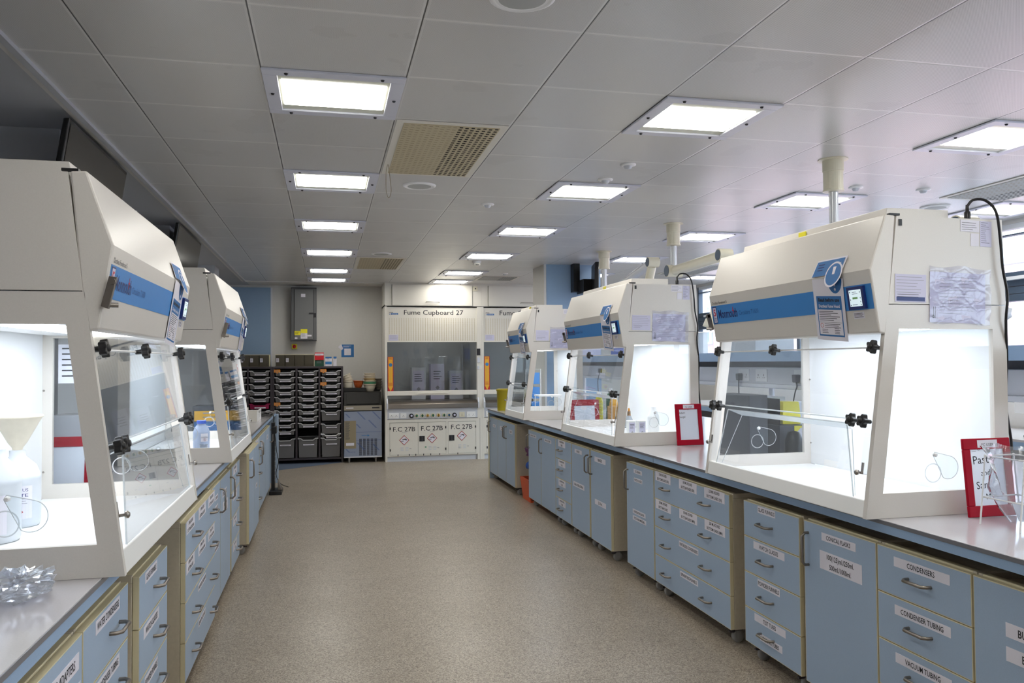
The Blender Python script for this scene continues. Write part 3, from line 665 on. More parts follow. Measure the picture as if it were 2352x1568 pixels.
    for z in (.655, .372):
        b.tube([P(fu(z) + .010, a0 + (.09 if z < .4 else .01), z), P(fu(z) + .010, a1 - (.09 if z < .4 else .01), z)], .0035, 'acrylic_edge' if z < .4 else 'white', n=6)  # upper rod is white: the lit sash edge put into colour
    b.build('sash_rail', t)
    for ya, yb in ((a0, a0 + .055), (a1 - .055, a1)):
        b = MB(); pr(b, ((fu(.075) + .012, .075), (fu(.075) + .017, .075), (fu(.37) + .017, .37), (fu(.37) + .012, .37)), ya, yb, 'acrylic'); b.build('side_strip', t)
    # lower flap
    ins = .15 if L > 1 else .10; f0, f1 = a0 + ins, a1 - ins; g0, g1 = a0 + .075, a1 - .075
    z1, z0 = .352, .072
    b = MB(); b.prism([P(fu(z1) + .004, f0, z1), P(fu(z1) + .004, f1, z1), P(fu(z0) + .012, g1, z0), P(fu(z0) + .012, g0, z0)], (-sg * .004, 0, 0), 'acrylic')
    b.prism([P(fu(z1) + .0, f0, z1), P(fu(z1) + .0, f1, z1), P(fu(z1) + .055, f1 - .045, z1 - .028), P(fu(z1) + .055, f0 + .045, z1 - .028)], (0, 0, .004), 'acrylic_edge')
    for yt, yb in ((f0, g0), (f1, g1)): b.tube([P(fu(z1), yt, z1), P(fu(z0) + .008, yb, z0)], .003, 'acrylic_edge', n=6).tube([P(fu(z1) + .055, yt + (.045 if yt == f0 else -.045), z1 - .028), P(fu(z0) + .03, yb + (.02 if yt == f0 else -.02), z0)], .0018, 'acrylic_edge', n=5)
    b.build('lower_flap', t)
    Fk = Frame(P(0, yl, 0), (0, -sg, 0), (-.0 + sg * .1366, 0, 1))
    kz = lambda z: z * 1.009
    for s in ((.035, L * .44, L - .035) if L > 1 else (.05, L - .06)): knob(Fk, s, kz(.655), t)
    for s in ((.045, .115, L - .12, L - .048) if L > 1 else (.05, .10, L - .10, L - .05)): knob(Fk, s, kz(.368), t)
    for s in (.03, L - .055):
        b = MB().lathe(Fk.p(s, kz(.17), -.005), [(.005, 0), (.005, .02), (.011, .022), (.011, .03), (.006, .034)], 'steel', axis=Fk.n, n=12).prism([Fk.p(s - .006, kz(.165), -.004), Fk.p(s + .006, kz(.165), -.004), Fk.p(s + .006, kz(.21), -.004), Fk.p(s - .006, kz(.21), -.004)], Fk.n * .003, 'steel'); b.build('sash_stud', t)
    # cable ports in the side windows
    if port:
        for yy in (Y0 + .008, Y1 - .014):
            Fp = Frame((P(.31, 0, 0).x, yy, .9), (1, 0, 0), (0, 0, 1))
            b = MB().ring(Fp, -.004, .165, .034, .038, 'acrylic_edge', 24, .001); b.build('port_ring', t)
            tp = []
            for j in range(18):
                q = -PI * .68 + (PI * 1.1) * j / 17; tp.append((.062 + .045 * math.cos(q), .185 + .045 * math.sin(q)))
            tp += [(.0, .246), (-.006, .234)]
            b = MB(); b.prism([Fp.p(x, y, .003) for x, y in tp], Fp.n * .003, 'glass').tube([Fp.p(x, y, .005) for x, y in tp], .0014, 'acrylic_edge', n=5, closed=True).lathe(Fp.p(.003, .236, 0), [(.008, 0), (.008, .010), (.004, .014)], 'white', axis=Fp.n, n=12).build('port_cover', t)
    b = MB()
    for z in (.15, .5):
        b.lathe(P(.62, Y1 - th - .014, z), [(.005, 0), (.004, .004)], 'steel', axis=(0, -1, 0), n=8)
    b.build('screw', t)
    b = MB(); pr(b, ((.19, .7445), (.58, .7445), (.58, .735), (.19, .735)), Y0 + .10, Y1 - .10, 'hood_inner'); pr(b, ((.25, .734), (.40, .734), (.40, .730), (.25, .730)), Y0 + .12, Y1 - .12, 'lamp'); b.build('hood_lamp', t)
    return dict(P=P, F=F, G=G, F2=F2, L=L, Y0=Y0, sg=sg)
def notice(h, label, sc=1):
    F, G, L = h['F'], h['G'], h['L']; s0 = L - .372 if L > 1 else L - .34; wd = .205; Hh = .2478
    t = thing('instruction_notice', label, 'notice', F.p(s0 + wd / 2, .1, .003), 'laminated Read before use notices on the hoods')
    R = F.sub(s0, Hh, -.08); R.o = R.p(0, 0, .004)
    # the sheet is bent over the canopy edge
    b = MB().rect(R, 0, wd, -.262, -.003, 'paper', .001).prism([G.p(s0 - .006, .002, .005), G.p(s0 + wd - .006, .002, .005), G.p(s0 + wd + .012, .075, .005), G.p(s0 + .014, .075, .005)], G.n * .001, 'paper')
    b.face(G, [(s0 + .002, .002), (s0 + .105, .002), (s0 + .135, .045), (s0 + .185, .05), (s0 + wd - .02, .002), (s0 + wd - .012, .002), (s0 + wd, .068), (s0 + .018, .068)], 'poster_blue', .0068)
    b.ring(G, s0 + .152, .0, .048, .056, 'paper', 28, .0072).disc(G, s0 + .152, .0, .048, 'poster_blue', 28, .0076)
    b.lines(G, s0 + .03, s0 + .085, .055, .012, 3, 'navy', .004, .0074)
    b.quad(R, 0, wd, -.262, -.003, 'paper', .0012)
    F3 = R
    b.face(F3, [(.152 + .048 * math.cos(a), -.004 + .048 * 1.25 * math.sin(a)) for a in [PI + PI * j / 14 for j in range(15)]], 'poster_blue', .0016)
    b.face(F3, [(.146, -.004), (.158, -.004), (.155, -.034), (.149, -.034)], 'paper', .002).disc(F3, .152, -.047, .006, 'paper', 12, .002)
    b.face(G, [(s0 + .144, .0), (s0 + .16, .0), (s0 + .162, .034), (s0 + .142, .034)], 'paper', .0082)
    b.quad(F3, .018, .187, -.245, -.075, 'poster_blue', .0016).quad(F3, .024, .181, -.238, -.132, 'paper', .002)
    b.text(F3, 'Read before use', .102, -.098, .021, 'ink', w=.14, d=.0022, bold=.03).text(F3, 'Ductless Fume Hood', .102, -.123, .018, 'paper', w=.14, d=.0022, bold=.02)
    b.lines(F3, .03, .175, -.138, .0075, 6, 'ink', .0022, .0024, .45).quad(F3, .026, .178, -.186, -.185, 'ink', .0024)
    b.ring(F3, .042, -.199, .008, .010, 'red', 16, .0024).lines(F3, .06, .17, -.192, .007, 3, 'ink', .002, .0024, .3).lines(F3, .04, .09, -.215, .007, 3, 'ink', .002, .0024, .3).lines(F3, .125, .165, -.210, .007, 4, 'ink', .002, .0024, .3)
    b.build('sheet', t)
def side_papers(h, labels, blue=False):
    F = h['F2']
    Lc, Lp, Ls = labels
    R = F.sub(.145, .940, -.02); R.o = R.p(0, 0, .001)
    b = MB().rect(R, 0, .140, -.108, 0, 'paper_lilac', .001).lines(R, .006, .134, -.010, .012, 6, 'faint_ink', .0016, .0014, .3).lines(R, .01, .11, -.078, .009, 2, 'ink', .0015, .0014, .5)
    if blue: b.quad(R, .006, .134, -.104, -.088, 'navy', .0014)
    o = b.build('test_certificate', org=R.p(.07, -.05)); tag(o, Lc, 'certificate')
    R = F.sub(.297, .974, -.03); R.o = R.p(0, 0, .001)
    t = thing('document_pouch', Lp, 'pouch', R.p(.14, -.1), 'clear document pouches on the hood sides')
    MB().rect(R, .006, .262, -.220, -.022, 'paper_lilac', .002).build('paper_sheet', t)
    b = MB().lines(R, .05, .24, -.04, .013, 12, 'faint_ink', .0014, .0026, .35); G2 = R.sub(.02, -.205, PI / 2)
    b.lines(G2, 0, .05, -.002, .007, 2, 'ink', .002, .0026, .1); b.ring(R, .022, -.198, .004, .006, 'ink', 10, .0026); b.build('print', t)
    # wavy transparent sleeve
    vs = []; n = 10
    for j in range(n):
        for i in range(n):
            x = .285 * i / (n - 1); y = -.222 * j / (n - 1) - .006 * math.sin(i); vs.append(R.p(x, y, .006 + .004 * math.sin(i * 1.7 + j) + .003 * math.sin(j * 2.1)))
    b = MB().add(vs, [(j * n + i, j * n + i + 1, (j + 1) * n + i + 1, (j + 1) * n + i) for j in range(n - 1) for i in range(n - 1)], 'sleeve', True); b.build('sleeve', t)
    R = F.sub(.449, 1.164, -.03); R.o = R.p(0, 0, .0005)
    b = MB().rect(R, 0, .088, -.05, -.004, 'paper', .001).lines(R, .006, .08, -.014, .009, 4, 'ink', .0014, .0014, .4).rect(R, .092, .146, -.106, -.004, 'paper_lilac', .001).lines(R, .096, .142, -.01, .008, 11, 'ink', .0013, .0014, .6).rect(R, .048, .086, -.106, -.056, 'paper', .001)
    o = b.build('rating_labels', org=R.p(.07, -.05)); tag(o, Ls, 'label')
def hood_cable(h, label):
    P, Y0 = h['P'], h['Y0']; t = thing('power_lead', label, 'power lead', P(.51, Y0 + .05, 1.17))
    MB().lathe(P(.51, Y0 + .03, 1.166), [(.012, 0), (.013, .03), (.007, .035), (.006, .06)], 'black', n=10).build('plug', t)
    MB().tube(curve([P(.51, Y0 + .03, 1.22), P(.53, Y0 + .02, 1.245), P(.57, Y0 + .0, 1.24), P(.6, Y0 - .02, 1.19), P(.617, Y0 - .02, 1.08), P(.625, Y0 - .02, .97), P(.645, Y0 - .02, .86), P(.640, Y0 - .015, .76), P(.664, Y0 + .01, .6), P(.665, Y0 + .02, .42), P(.668, Y0 + .0, .25), P(.70, Y0 + .06, .06), P(.75, Y0 + .15, .012)]), .0055, 'black', n=8).build('cable', t)

R1 = hood('R', 2.71, 1.34, 'largest white fume hood at the right, nearest on the island bench')
R2 = hood('R', 5.465, 1.35, 'middle right white fume hood with a small conical flask inside')
R3 = hood('R', 8.20, .90, 'narrow white fume hood at the far end of the island bench')
L1 = hood('L', 2.535, 1.35, 'huge white fume hood at the left edge, holding white waste bottles')
L2 = hood('L', 5.27, 1.36, 'second left white fume hood, blue capped bottle inside')
notice(R1, 'blue and white Read before use notice on the nearest right hood'); notice(R2, 'blue and white notice on the front of the middle right hood'); notice(R3, 'blue and white notice on the narrow far right hood')
notice(L1, 'blue and white notice at the far end of the nearest left hood'); notice(L2, 'blue and white notice at the far end of the second left hood')
side_papers(R1, ('certificate with a blue bottom band taped to the nearest right hood', 'large clear pouch with paper on the side of the nearest right hood', 'small printed labels at the top corner of the nearest right hood'), True)
side_papers(R2, ('lilac certificate taped to the side of the middle right hood', 'clear pouch with paper on the side of the middle right hood', 'small printed labels at the top corner of the middle right hood'))
side_papers(R3, ('lilac certificate taped to the side of the far narrow hood', 'clear pouch with paper on the side of the far narrow hood', 'small printed labels at the top corner of the far narrow hood'))
hood_cable(R1, 'black power lead looping down the back edge of the nearest right hood'); hood_cable(R2, 'black power lead looping down the back edge of the middle right hood')

# ------------------------------------------------------------ whiteboards leaning on the hoods
def board(x0, x1, y, z0, z1, label, head=None, script=(), yf=None, mat_='board_red'):
    t = thing('whiteboard', label, 'whiteboard', ((x0 + x1) / 2, y, z0), 'small whiteboards in red frames')
    F = Frame((x0, y, z0), (1, 0, 0), (0, (yf or .02) / (z1 - z0), 1)); Wd = x1 - x0; H = z1 - z0; k = .026 * Wd / .2 * (1.15)
    b = MB()
    for q in ((0, Wd, 0, k * 1.3), (0, Wd, H - k * 1.3, H), (0, k, k * 1.3, H - k * 1.3), (Wd - k, Wd, k * 1.3, H - k * 1.3)): b.rect(F, *q, mat_, .012)
    b.build('frame', t, bevel=.003)
    MB().rect(F, k, Wd - k, k * 1.3, H - k * 1.3, 'board_white', .006).build('board', t)
    if head: MB().rect(F, Wd * .3, Wd * .72, H - k * 1.1, H - k * .2, 'paper', .0128, .0008).text(F, head, Wd * .51, H - k * .92, .015, 'ink', d=.0134).build('header_label', t)
    if script:
        b = MB()
        for tx, x, z, s in script: b.text(F.sub(x, z, .06), tx, 0, 0, s * .9, 'ink', align='l', d=.0065)
        b.build('handwriting', t)
    return t
board(2.395, 2.612, 2.645, .901, 1.200, 'red framed whiteboard leaning on the nearest right hood, reading Past and Sam', 'FC USER', (('Past', .045, .2, .05), ('and', .075, .155, .035), ('San', .05, .105, .045), ('M', .09, .065, .035), ('\\ __ O.', .03, .25, .022)), yf=.03)
board(2.45, 2.655, 5.40, .901, 1.198, 'red framed whiteboard leaning on the middle right hood, reading Adam', 'FC USER', (('1', .1, .25, .02), ('Adam', .03, .225, .022), ('Dangal', .025, .195, .022)), yf=.04)
board(2.16, 2.44, 7.05, .901, 1.16, 'red framed whiteboard behind the middle right hood, seen through its window', None, (), yf=.03)
board(-1.27, -1.035, 4.02, .901, 1.185, 'red framed whiteboard standing on the left bench behind the nearest left hood', None, (), yf=.03)

# ------------------------------------------------------------ fume cupboards on the far wall
YC = 12.434
def cupboard(x0, num, label):
    D = x0 - .876; t = thing('fume_cupboard', label, 'fume cupboard', (D + 1.627, YC, 0), 'white walk-up fume cupboards on the far wall')
    F = Frame((D, YC, 0), (1, 0, 0), (0, 0, 1))
    def bx(b, x0, x1, d0, d1, z0, z1, m): return b.box(D + x0, D + x1, YC + d0, YC + d1, z0, z1, m)
    b = MB(); bx(b, .876, .906, 0, .75, 0, 2.40, 'fc_white'); bx(b, 2.30, 2.376, 0, .75, 0, 2.40, 'fc_white'); bx(b, 2.335, 2.338, -.001, 0, 0, .64, 'ink'); bx(b, .906, 2.30, .70, .75, 0, 2.40, 'fc_inner'); b.build('frame', t, bevel=.003)
    # upper storage
    b = MB(); bx(b, .876, 2.376, .002, .75, 2.375, CZ, 'fc_white'); b.build('upper_box', t)
    b = MB(); bx(b, .984, 2.226, -.014, .002, 2.385, 2.705, 'fc_white'); d = b.build('upper_door', t, bevel=.003)
    MB().tube([(D + 1.50, YC - .014, 2.435), (D + 1.50, YC - .04, 2.44), (D + 1.705, YC - .04, 2.44), (D + 1.705, YC - .014, 2.435)], .006, 'steel').build('handle', d)
    b = MB(); bx(b, .978, .984, -.003, .002, 2.385, 2.705, 'gasket_and_gap'); bx(b, 2.226, 2.23, -.003, .002, 2.385, 2.705, 'gasket_and_gap'); bx(b, .876, 2.376, -.003, .002, 2.372, 2.380, 'ink'); b.build('seal', t)
    b = MB(); bx(b, 2.24, 2.31, -.02, .002, 2.62, 2.69, 'arm_cream'); b.lathe((D + 2.275, YC - .02, 2.655), [(.010, 0), (.010, .005)], 'ink', axis=(0, -1, 0), n=10); b.build('switch_box', t)
    # header and grille
    b = MB(); bx(b, .906, 2.30, .015, .05, 1.825, 2.36, 'fc_white')
    F1 = Frame((D, YC + .015, 0), (1, 0, 0), (0, 0, 1))
    b.text(F1, 'Fume Cupboard %s' % num, 1.626, 2.245, .105, 'ink', w=.92, d=.002, bold=.004)
    b.quad(F1, .968, 1.076, 2.242, 2.268, 'poster_blue', .002).text(F1, 'TOTAL', 1.022, 2.247, .02, 'paper', w=.09, d=.003, bold=.01).quad(F1, .945, .955, 2.242, 2.262, 'logo_red' if 0 else 'poster_blue', .002).quad(F1, .94, 1.0, 2.275, 2.282, 'ink', .002)
    b.rect(F1, .933, 1.076, 1.845, 1.935, 'paper_lilac', .0022).lines(F1, .945, 1.07, 1.925, .013, 5, 'faint_ink', .002, .003, .3)
    b.build('header_panel', t)
    b = MB(); n = 37
    for i in range(n):
        u = .945 + i * (1.315 / (n - 1))
        for j in range(24):
            z = 1.845 + j * .0147
            if z < 1.94 and u < 1.09: continue
            b.quad(F1, u - .006, u + .006, z, z + .007, 'vent_cream', .0018)
    b.build('vent_slots', t)
    # sash
    b = MB(); bx(b, .906, 2.290, .030, .034, 1.06, 1.825, 'sash_glass'); b.build('sash_pane', t)
    b = MB(); bx(b, .906, 2.295, .0, .045, 1.005, 1.075, 'fc_white'); bx(b, 1.35, 1.845, -.015, 0, 1.030, 1.038, 'fc_white'); b.build('sash_bar', t, bevel=.006)
    b = MB(); bx(b, .916, 1.002, .022, .026, 1.065, 1.60, 'red'); F5 = Frame((D, YC + .022, 0), (1, 0, 0), (0, 0, 1))
    b.quad(F5, .926, .992, 1.145, 1.595, 'orange', .001).face(F5, [(.922, 1.145), (.996, 1.145), (.959, 1.072)], 'orange', .0012).disc(F5, .959, 1.475, .027, 'arm_blue', 16, .0015, 1).lines(F5, .935, .985, 1.585, .012, 3, 'red', .005, .0015, .2).lines(F5, .957, .961, 1.43, .012, 20, 'card_brown', .006, .0015, 0).lines(F5, .93, .99, 1.20, .018, 3, 'red', .006, .0016, .1).quad(F5, .926, .992, 1.455, 1.495, 'stripe_blue' if 0 else 'orange', .0012)
    b.build('height_arrow_sign', t)
    b = MB(); bx(b, 2.292, 2.345, -.03, 0, 1.62, 1.72, 'ink'); bx(b, 2.30, 2.34, -.015, 0, 1.50, 1.58, 'fc_grey'); bx(b, 2.30, 2.33, -.02, 0, 1.40, 1.45, 'fc_grey'); b.build('airflow_monitor', t, bevel=.003)
    # chamber
    b = MB(); bx(b, .906, 2.30, .10, .70, .9, .925, 'dull_steel'); bx(b, .906, .92, .05, .70, .925, 1.82, 'fc_inner'); bx(b, 2.286, 2.30, .05, .70, .925, 1.82, 'fc_inner'); bx(b, 2.17, 2.18, .62, .69, .95, 1.8, 'fc_grey'); bx(b, .906, 2.30, .05, .70, 2.30, 2.36, 'fc_inner'); b.build('chamber_lining', t); b = MB(); bx(b, 1.2, 2.0, .25, .40, 2.285, 2.298, 'chamber_fill'); b.build('chamber_fill', t)  # unseen glowing strip added behind the header to brighten the chamber
    b = MB(); b.prism([(D + .91, YC - .045, .81), (D + .91, YC - .045, .875), (D + .91, YC + .02, .915), (D + .91, YC + .11, .925), (D + .91, YC + .11, .81)], (1.39, 0, 0), 'dull_steel'); b.build('airfoil_sill', t, bevel=.003)
    for x in (.893, 2.30):
        b = MB().prism([(D + x, YC - .055, .80), (D + x, YC - .055, .89), (D + x, YC, .96), (D + x, YC, .80)], (.022, 0, 0), 'fc_grey'); b.build('sill_bracket', t)
    # service panel
    b = MB(); bx(b, .906, 2.30, .0, .05, .648, .81, 'fc_grey'); b.build('service_panel', t)
    S2 = lambda x, z: Frame((D + x, YC, z), (1, 0, 0), (0, 0, 1))
    socket(S2(.932, .66), 'socket', t, .148, .08); socket(S2(1.102, .66), 'socket', t, .092, .076, dots=1); socket(S2(2.012, .66), 'socket', t, .084, .08, 'arm_cream', 1); socket(S2(2.128, .652), 'socket', t, .14, .09)
    for i, x in enumerate((1.271, 1.353, 1.439, 1.521, 1.603, 1.688, 1.774, 1.852, 1.936)):
        c = Vector((D + x, YC, .696)); b = MB()
        if i in (0, 8): b.lathe(c, [(.034, 0), (.034, .02), (.026, .024)], 'ink', axis=(0, -1, 0)).lathe(c + vec(0, -.024, 0), [(.016, 0), (.014, .004)], 'paper_lilac', axis=(0, -1, 0)); nm = 'pressure_gauge'
        else:
            b.lathe(c, [(.034, 0), (.03, .012)], 'arm_cream', axis=(0, -1, 0)); m = 'arm_blue' if i == 7 else ('orange' if i in (3, 5) else 'bowl_green')
            b.lathe(c + vec(0, -.012, 0), [(.018, 0), (.02, .012), (.01, .02)], m, axis=(0, -1, 0), n=5, smooth=False).box(c.x - .004, c.x + .004, c.y - .04, c.y - .012, c.z - .022, c.z + .022, 'ink'); nm = 'service_knob'
        b.build(nm, t)
    b = MB()
    for x in (1.271, 1.353, 1.439, 1.521, 1.603, 1.688, 1.774, 1.852, 1.936): b.quad(S2(0, 0), x - .022, x + .022, .642, .647, 'faint_ink', .003)
    b.build('knob_captions', t)
    # lower cupboards
    b = MB(); bx(b, .906, 2.30, .012, .70, .075, .640, 'fc_white'); bx(b, .906, 2.30, -.001, .012, .595, .640, 'fc_white'); bx(b, .906, 2.30, -.001, .012, .085, .10, 'fc_white'); bx(b, .906, .94, -.001, .012, .1, .595, 'fc_white'); bx(b, 2.272, 2.30, -.001, .012, .1, .595, 'fc_white'); bx(b, 1.806, 1.834, -.001, .012, .1, .595, 'fc_white')
    for x in (1.06, 1.23, 1.33, 1.45, 1.56, 1.70, 1.98): bx(b, x, x + .012, -.003, -.001, .085, .112, 'ink')
    b.build('base_cabinet', t)
    b = MB(); bx(b, .906, 2.30, .03, .6, 0, .075, 'fc_grey'); b.build('plinth', t)
    for i, (a, c, hx, lk) in enumerate(((.943, 1.370, .945, None), (1.374, 1.803, 1.795, 1.392), (1.837, 2.269, 2.262, 1.851))):
        b = MB(); bx(b, a, c, -.001, .0100, .104, .590, 'fc_white'); bx(b, a - .003, c + .003, .0102, .0116, .101, .593, 'gasket_and_gap')  # dark sheet added behind the door so its gaps read dark
        dz = (-.005, 0, .012)[i]; cx = (1.16, 1.587, 2.05)[i]
        b.text(F, 'F.C %sB' % num, cx, .465 + dz, .098, 'navy' if 0 else 'ink', w=.335, d=.003, bold=.004).text(F, 'ACIDS', cx, .44 + dz, .022, 'faint_ink', w=.07, d=.003)
        z = (.325, .345, .37)[i]; r = .078
        b.face(F, [(cx - r, z), (cx, z - r), (cx + r, z), (cx, z + r)], 'ghs_red', .003).face(F, [(cx - r * .85, z), (cx, z - r * .85), (cx + r * .85, z), (cx, z + r * .85)], 'paper', .0035)
        b.face(F, [(cx - .045, z - .012), (cx - .01, z - .010), (cx - .01, z - .018), (cx - .05, z - .018)], 'ink', .004).face(F, [(cx - .03, z + .012), (cx + .02, z + .026), (cx + .04, z + .012), (cx + .03, z - .01), (cx + .02, z + .01), (cx - .028, z + .006)], 'ink', .004)
        for u in (-.055, .02):
            for k in range(3): b.rect(F, cx + u, cx + u + .045, .215 + dz - k * .022, .223 + dz - k * .022, 'fc_grey', .006)
        if i == 1: b.quad(F, 1.475, 1.5, .205, .22, 'bowl_green', .003)
        b.quad(F, cx + .08, cx + .11, .195 + dz, .202 + dz, 'faint_ink', .003)
        d = b.build('door', t)
        for zz in (.16, .49):
            b = MB(); bx(b, hx - .004, hx + .012, -.010, -.001, zz, zz + .035, 'ink'); b.build('hinge', d)
        if lk:
            b = MB(); bx(b, lk, lk + .082, -.008, -.001, .30, .384, 'ink'); bx(b, lk + .035, lk + .047, -.02, -.008, .31, .374, 'machine_grey'); b.build('lock', d)
    return t
cupboard(.876, '27', 'white fume cupboard lettered Fume Cupboard 27 on the far wall')
cupboard(2.377, '28', 'second white fume cupboard, half hidden behind the island bench hoods')
def carton(x, y, z, w, d, h, label, m='card_brown', name='carton', sheet=True):
    t = thing(name, label, 'container', (x, y, z)); MB().box(x - w / 2, x + w / 2, y, y + d, z, z + h, m).build('body', t, bevel=.004)
    F = Frame((x - w / 2, y, z), (1, 0, 0), (0, 0, 1)); b = MB()
    if sheet:
        b.rect(F, w * .1, w * .9, h * .15, h * .9, 'paper_lilac', .001).lines(F, w * .2, w * .8, h * .8, h * .07, 4, 'ink', h * .02, .002)
        c = w * .5; r = w * .16; zc = h * .33
        b.face(F, [(c - r, zc), (c, zc - r), (c + r, zc), (c, zc + r)], 'faint_ink', .0015); b.build('label', t)
    return t
for x, h, l in ((1.42, .56, 'left waste container behind the glass of the fume cupboard'), (1.72, .62, 'middle tall waste container behind the glass of the fume cupboard'), (2.02, .50, 'right waste container behind the glass of the fume cupboard')):
    carton(x, 12.75, .926, .22, .2, h * .9, l, 'paper_lilac' if h > .6 else 'fc_grey', 'waste_container')

# ------------------------------------------------------------ storage racks and trays
def rack(x0, x1, nc, label):
    t = thing('tray_rack', label, 'rack', ((x0 + x1) / 2, 12.8, 0), 'dark tray racks against the far wall'); zt = 1.462
    b = MB(); cw = (x1 - x0) / nc
    for i in (0, nc): 
        xx = x0 + i * cw
        for y in (12.60, 13.0): b.box(xx - .014, xx + .014, y, y + .028, 0, zt, 'dark_metal')
    b.build('upright', t, bevel=.003)
    b = MB()
    for i in range(1, nc):
        xx = x0 + i * cw
        b.box(xx - .014, xx + .014, 12.60, 12.628, .08, zt - .03, 'dark_metal').box(xx - .008, xx + .008, 12.628, 13.0, .08, zt - .03, 'dark_metal')
    b.box(x0 + .014, x0 + .02, 12.63, 13.0, .08, zt - .03, 'dark_metal').box(x1 - .02, x1 - .014, 12.63, 13.0, .08, zt - .03, 'dark_metal')
    b.build('divider', t)
    MB().box(x0 - .014, x1 + .014, 12.595, 13.03, zt - .03, zt, 'dark_metal').build('top_shelf', t, bevel=.003)
    MB().box(x0 + .014, x1 - .014, 12.60, 13.0, .055, .085, 'dark_metal').build('bottom_shelf', t, bevel=.003)
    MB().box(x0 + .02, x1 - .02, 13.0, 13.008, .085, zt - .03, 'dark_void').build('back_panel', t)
rack(-.771, .238, 3, 'wide dark metal rack with three columns of clear trays')
rack(-1.80, -.80, 3, 'left dark metal tray rack half hidden by the second left hood')
def tray(xc, zt, h, label, m='tray_plastic', rim='tray_rim', tagm='paper', plen=.16, orange=False, group='clear storage trays in the racks'):
    t = thing('storage_tray', label, 'tray', (xc, 12.8, zt - h), group); w = .150; wb = .130; y0 = 12.585; y1 = 12.97
    # front rim dips in the middle
    pr = [(-w, 0), (-.105, 0), (-.075, -.026), (.075, -.026), (.105, 0), (w, 0)]
    lo = [(x, z - .014) for x, z in pr][::-1]
    b = MB().prism([(xc + x, y0 - .012, zt + z) for x, z in pr + lo], (0, .02, 0), rim)
    b.box(xc - w, xc - w + .016, y0 + .008, y1, zt - .012, zt, rim).box(xc + w - .016, xc + w, y0 + .008, y1, zt - .012, zt, rim).box(xc - w + .016, xc + w - .016, y1 - .016, y1, zt - .012, zt, rim); b.build('rim', t)
    b = MB(); z0 = zt - h; P = lambda x, y, z: (xc + x, y, z)
    b.prism([P(-.138, y0, zt - .012), P(-.1, y0, zt - .012), P(-.075, y0, zt - .036), P(.075, y0, zt - .036), P(.1, y0, zt - .012), P(.138, y0, zt - .012), P(wb - .002, y0 + .004, z0), P(-wb + .002, y0 + .004, z0)], (0, .003, 0), m)
    b.prism([P(-wb, y0, z0), P(wb, y0, z0), P(wb, y1, z0), P(-wb, y1, z0)], (0, 0, .003), m)
    for s in (-1, 1): b.prism([P(s * .138, y0, zt - .012), P(s * .138, y1, zt - .012), P(s * wb, y1, z0), P(s * wb, y0, z0)], (-s * .003, 0, 0), m)
    b.prism([P(-.138, y1 - .003, zt - .012), P(.138, y1 - .003, zt - .012), P(wb, y1 - .003, z0), P(-wb, y1 - .003, z0)], (0, .003, 0), m); b.build('bin', t)
    b = MB()
    for k in range(5):
        x = random.uniform(-.10, .08); y = random.uniform(y0 + .03, y1 - .08); hh = random.uniform(.3, .75) * h
        b.box(xc + x - .025, xc + x + .03, y, y + .05, z0 + .004, z0 + hh, random.choice(('fc_grey', 'dark_metal', 'card_brown', 'machine_light', 'cable_grey')))
    b.build('contents', t)
    F = Frame((xc, y0 - .012, zt), (1, 0, 0), (0, 0, 1)); hz = -.052 if h < .2 else -.09
    b = MB().rect(F, -plen / 2 + .01, plen / 2 + .01, hz - .017, hz, tagm, .0015).lines(F, -plen / 2 + .03, plen / 2 - .01, hz - .006, .01, 1, 'faint_ink', .005, .0022, .2); b.build('label', t)
    if orange:
        b = MB().rect(F, -.155, -.065, -.028, .016, 'orange_card', .004, .001).lines(F, -.145, -.075, .008, .013, 3, 'card_brown', .005, .0045, .2).face(F, [(-.13, -.028), (-.09, -.028), (-.11, -.045)], 'orange_card', .004); b.build('orange_tag', t)
ordn = ['topmost', 'second', 'third', 'fourth', 'fifth', 'sixth', 'seventh', 'eighth', 'ninth', 'tenth']
cxs = (-.603, -.267, .070); cn = ('left', 'middle', 'right')
PT = .0983
for c in range(3):
    n = (10, 9, 6)[c]
    for i in range(n):
        orange = (c == 0 and i in (0, 5)) or (c == 2 and i in (0, 2))
        tray(cxs[c], 1.402 - i * PT, .078, '%sshallow clear tray, %s in the %s column of the wide rack' % ('orange tagged ' if orange else '', ordn[i], cn[c]), orange=orange)
tray(.070, .795, .155, 'medium clear tray in the right column of the wide rack, below the six shallow ones')
tray(.070, .598, .155, 'medium clear tray in the right column, just above the flat white edged tray')
tray(.070, .445, .05, 'flat white edged tray above the deep bin in the right column', rim='white')
for c in range(3): tray(cxs[c], .385, .29, 'deep clear bin at the bottom of the %s column of the wide rack' % cn[c])
for c, x in enumerate((-.967, -1.300, -1.633)):
    for i in range(10):
        mg = (i == 5 and c == 0)
        tray(x, 1.405 - i * PT, .078, '%s tray, %s in the %s column of the left rack' % ('magenta' if mg else 'shallow clear', ordn[i], ('right', 'middle', 'left')[c]), m='magenta' if mg else 'tray_plastic', rim='magenta' if mg else 'tray_rim')
    tray(x, .385, .29, 'deep clear bin at the bottom of the %s column of the left rack' % ('right', 'middle', 'left')[c])
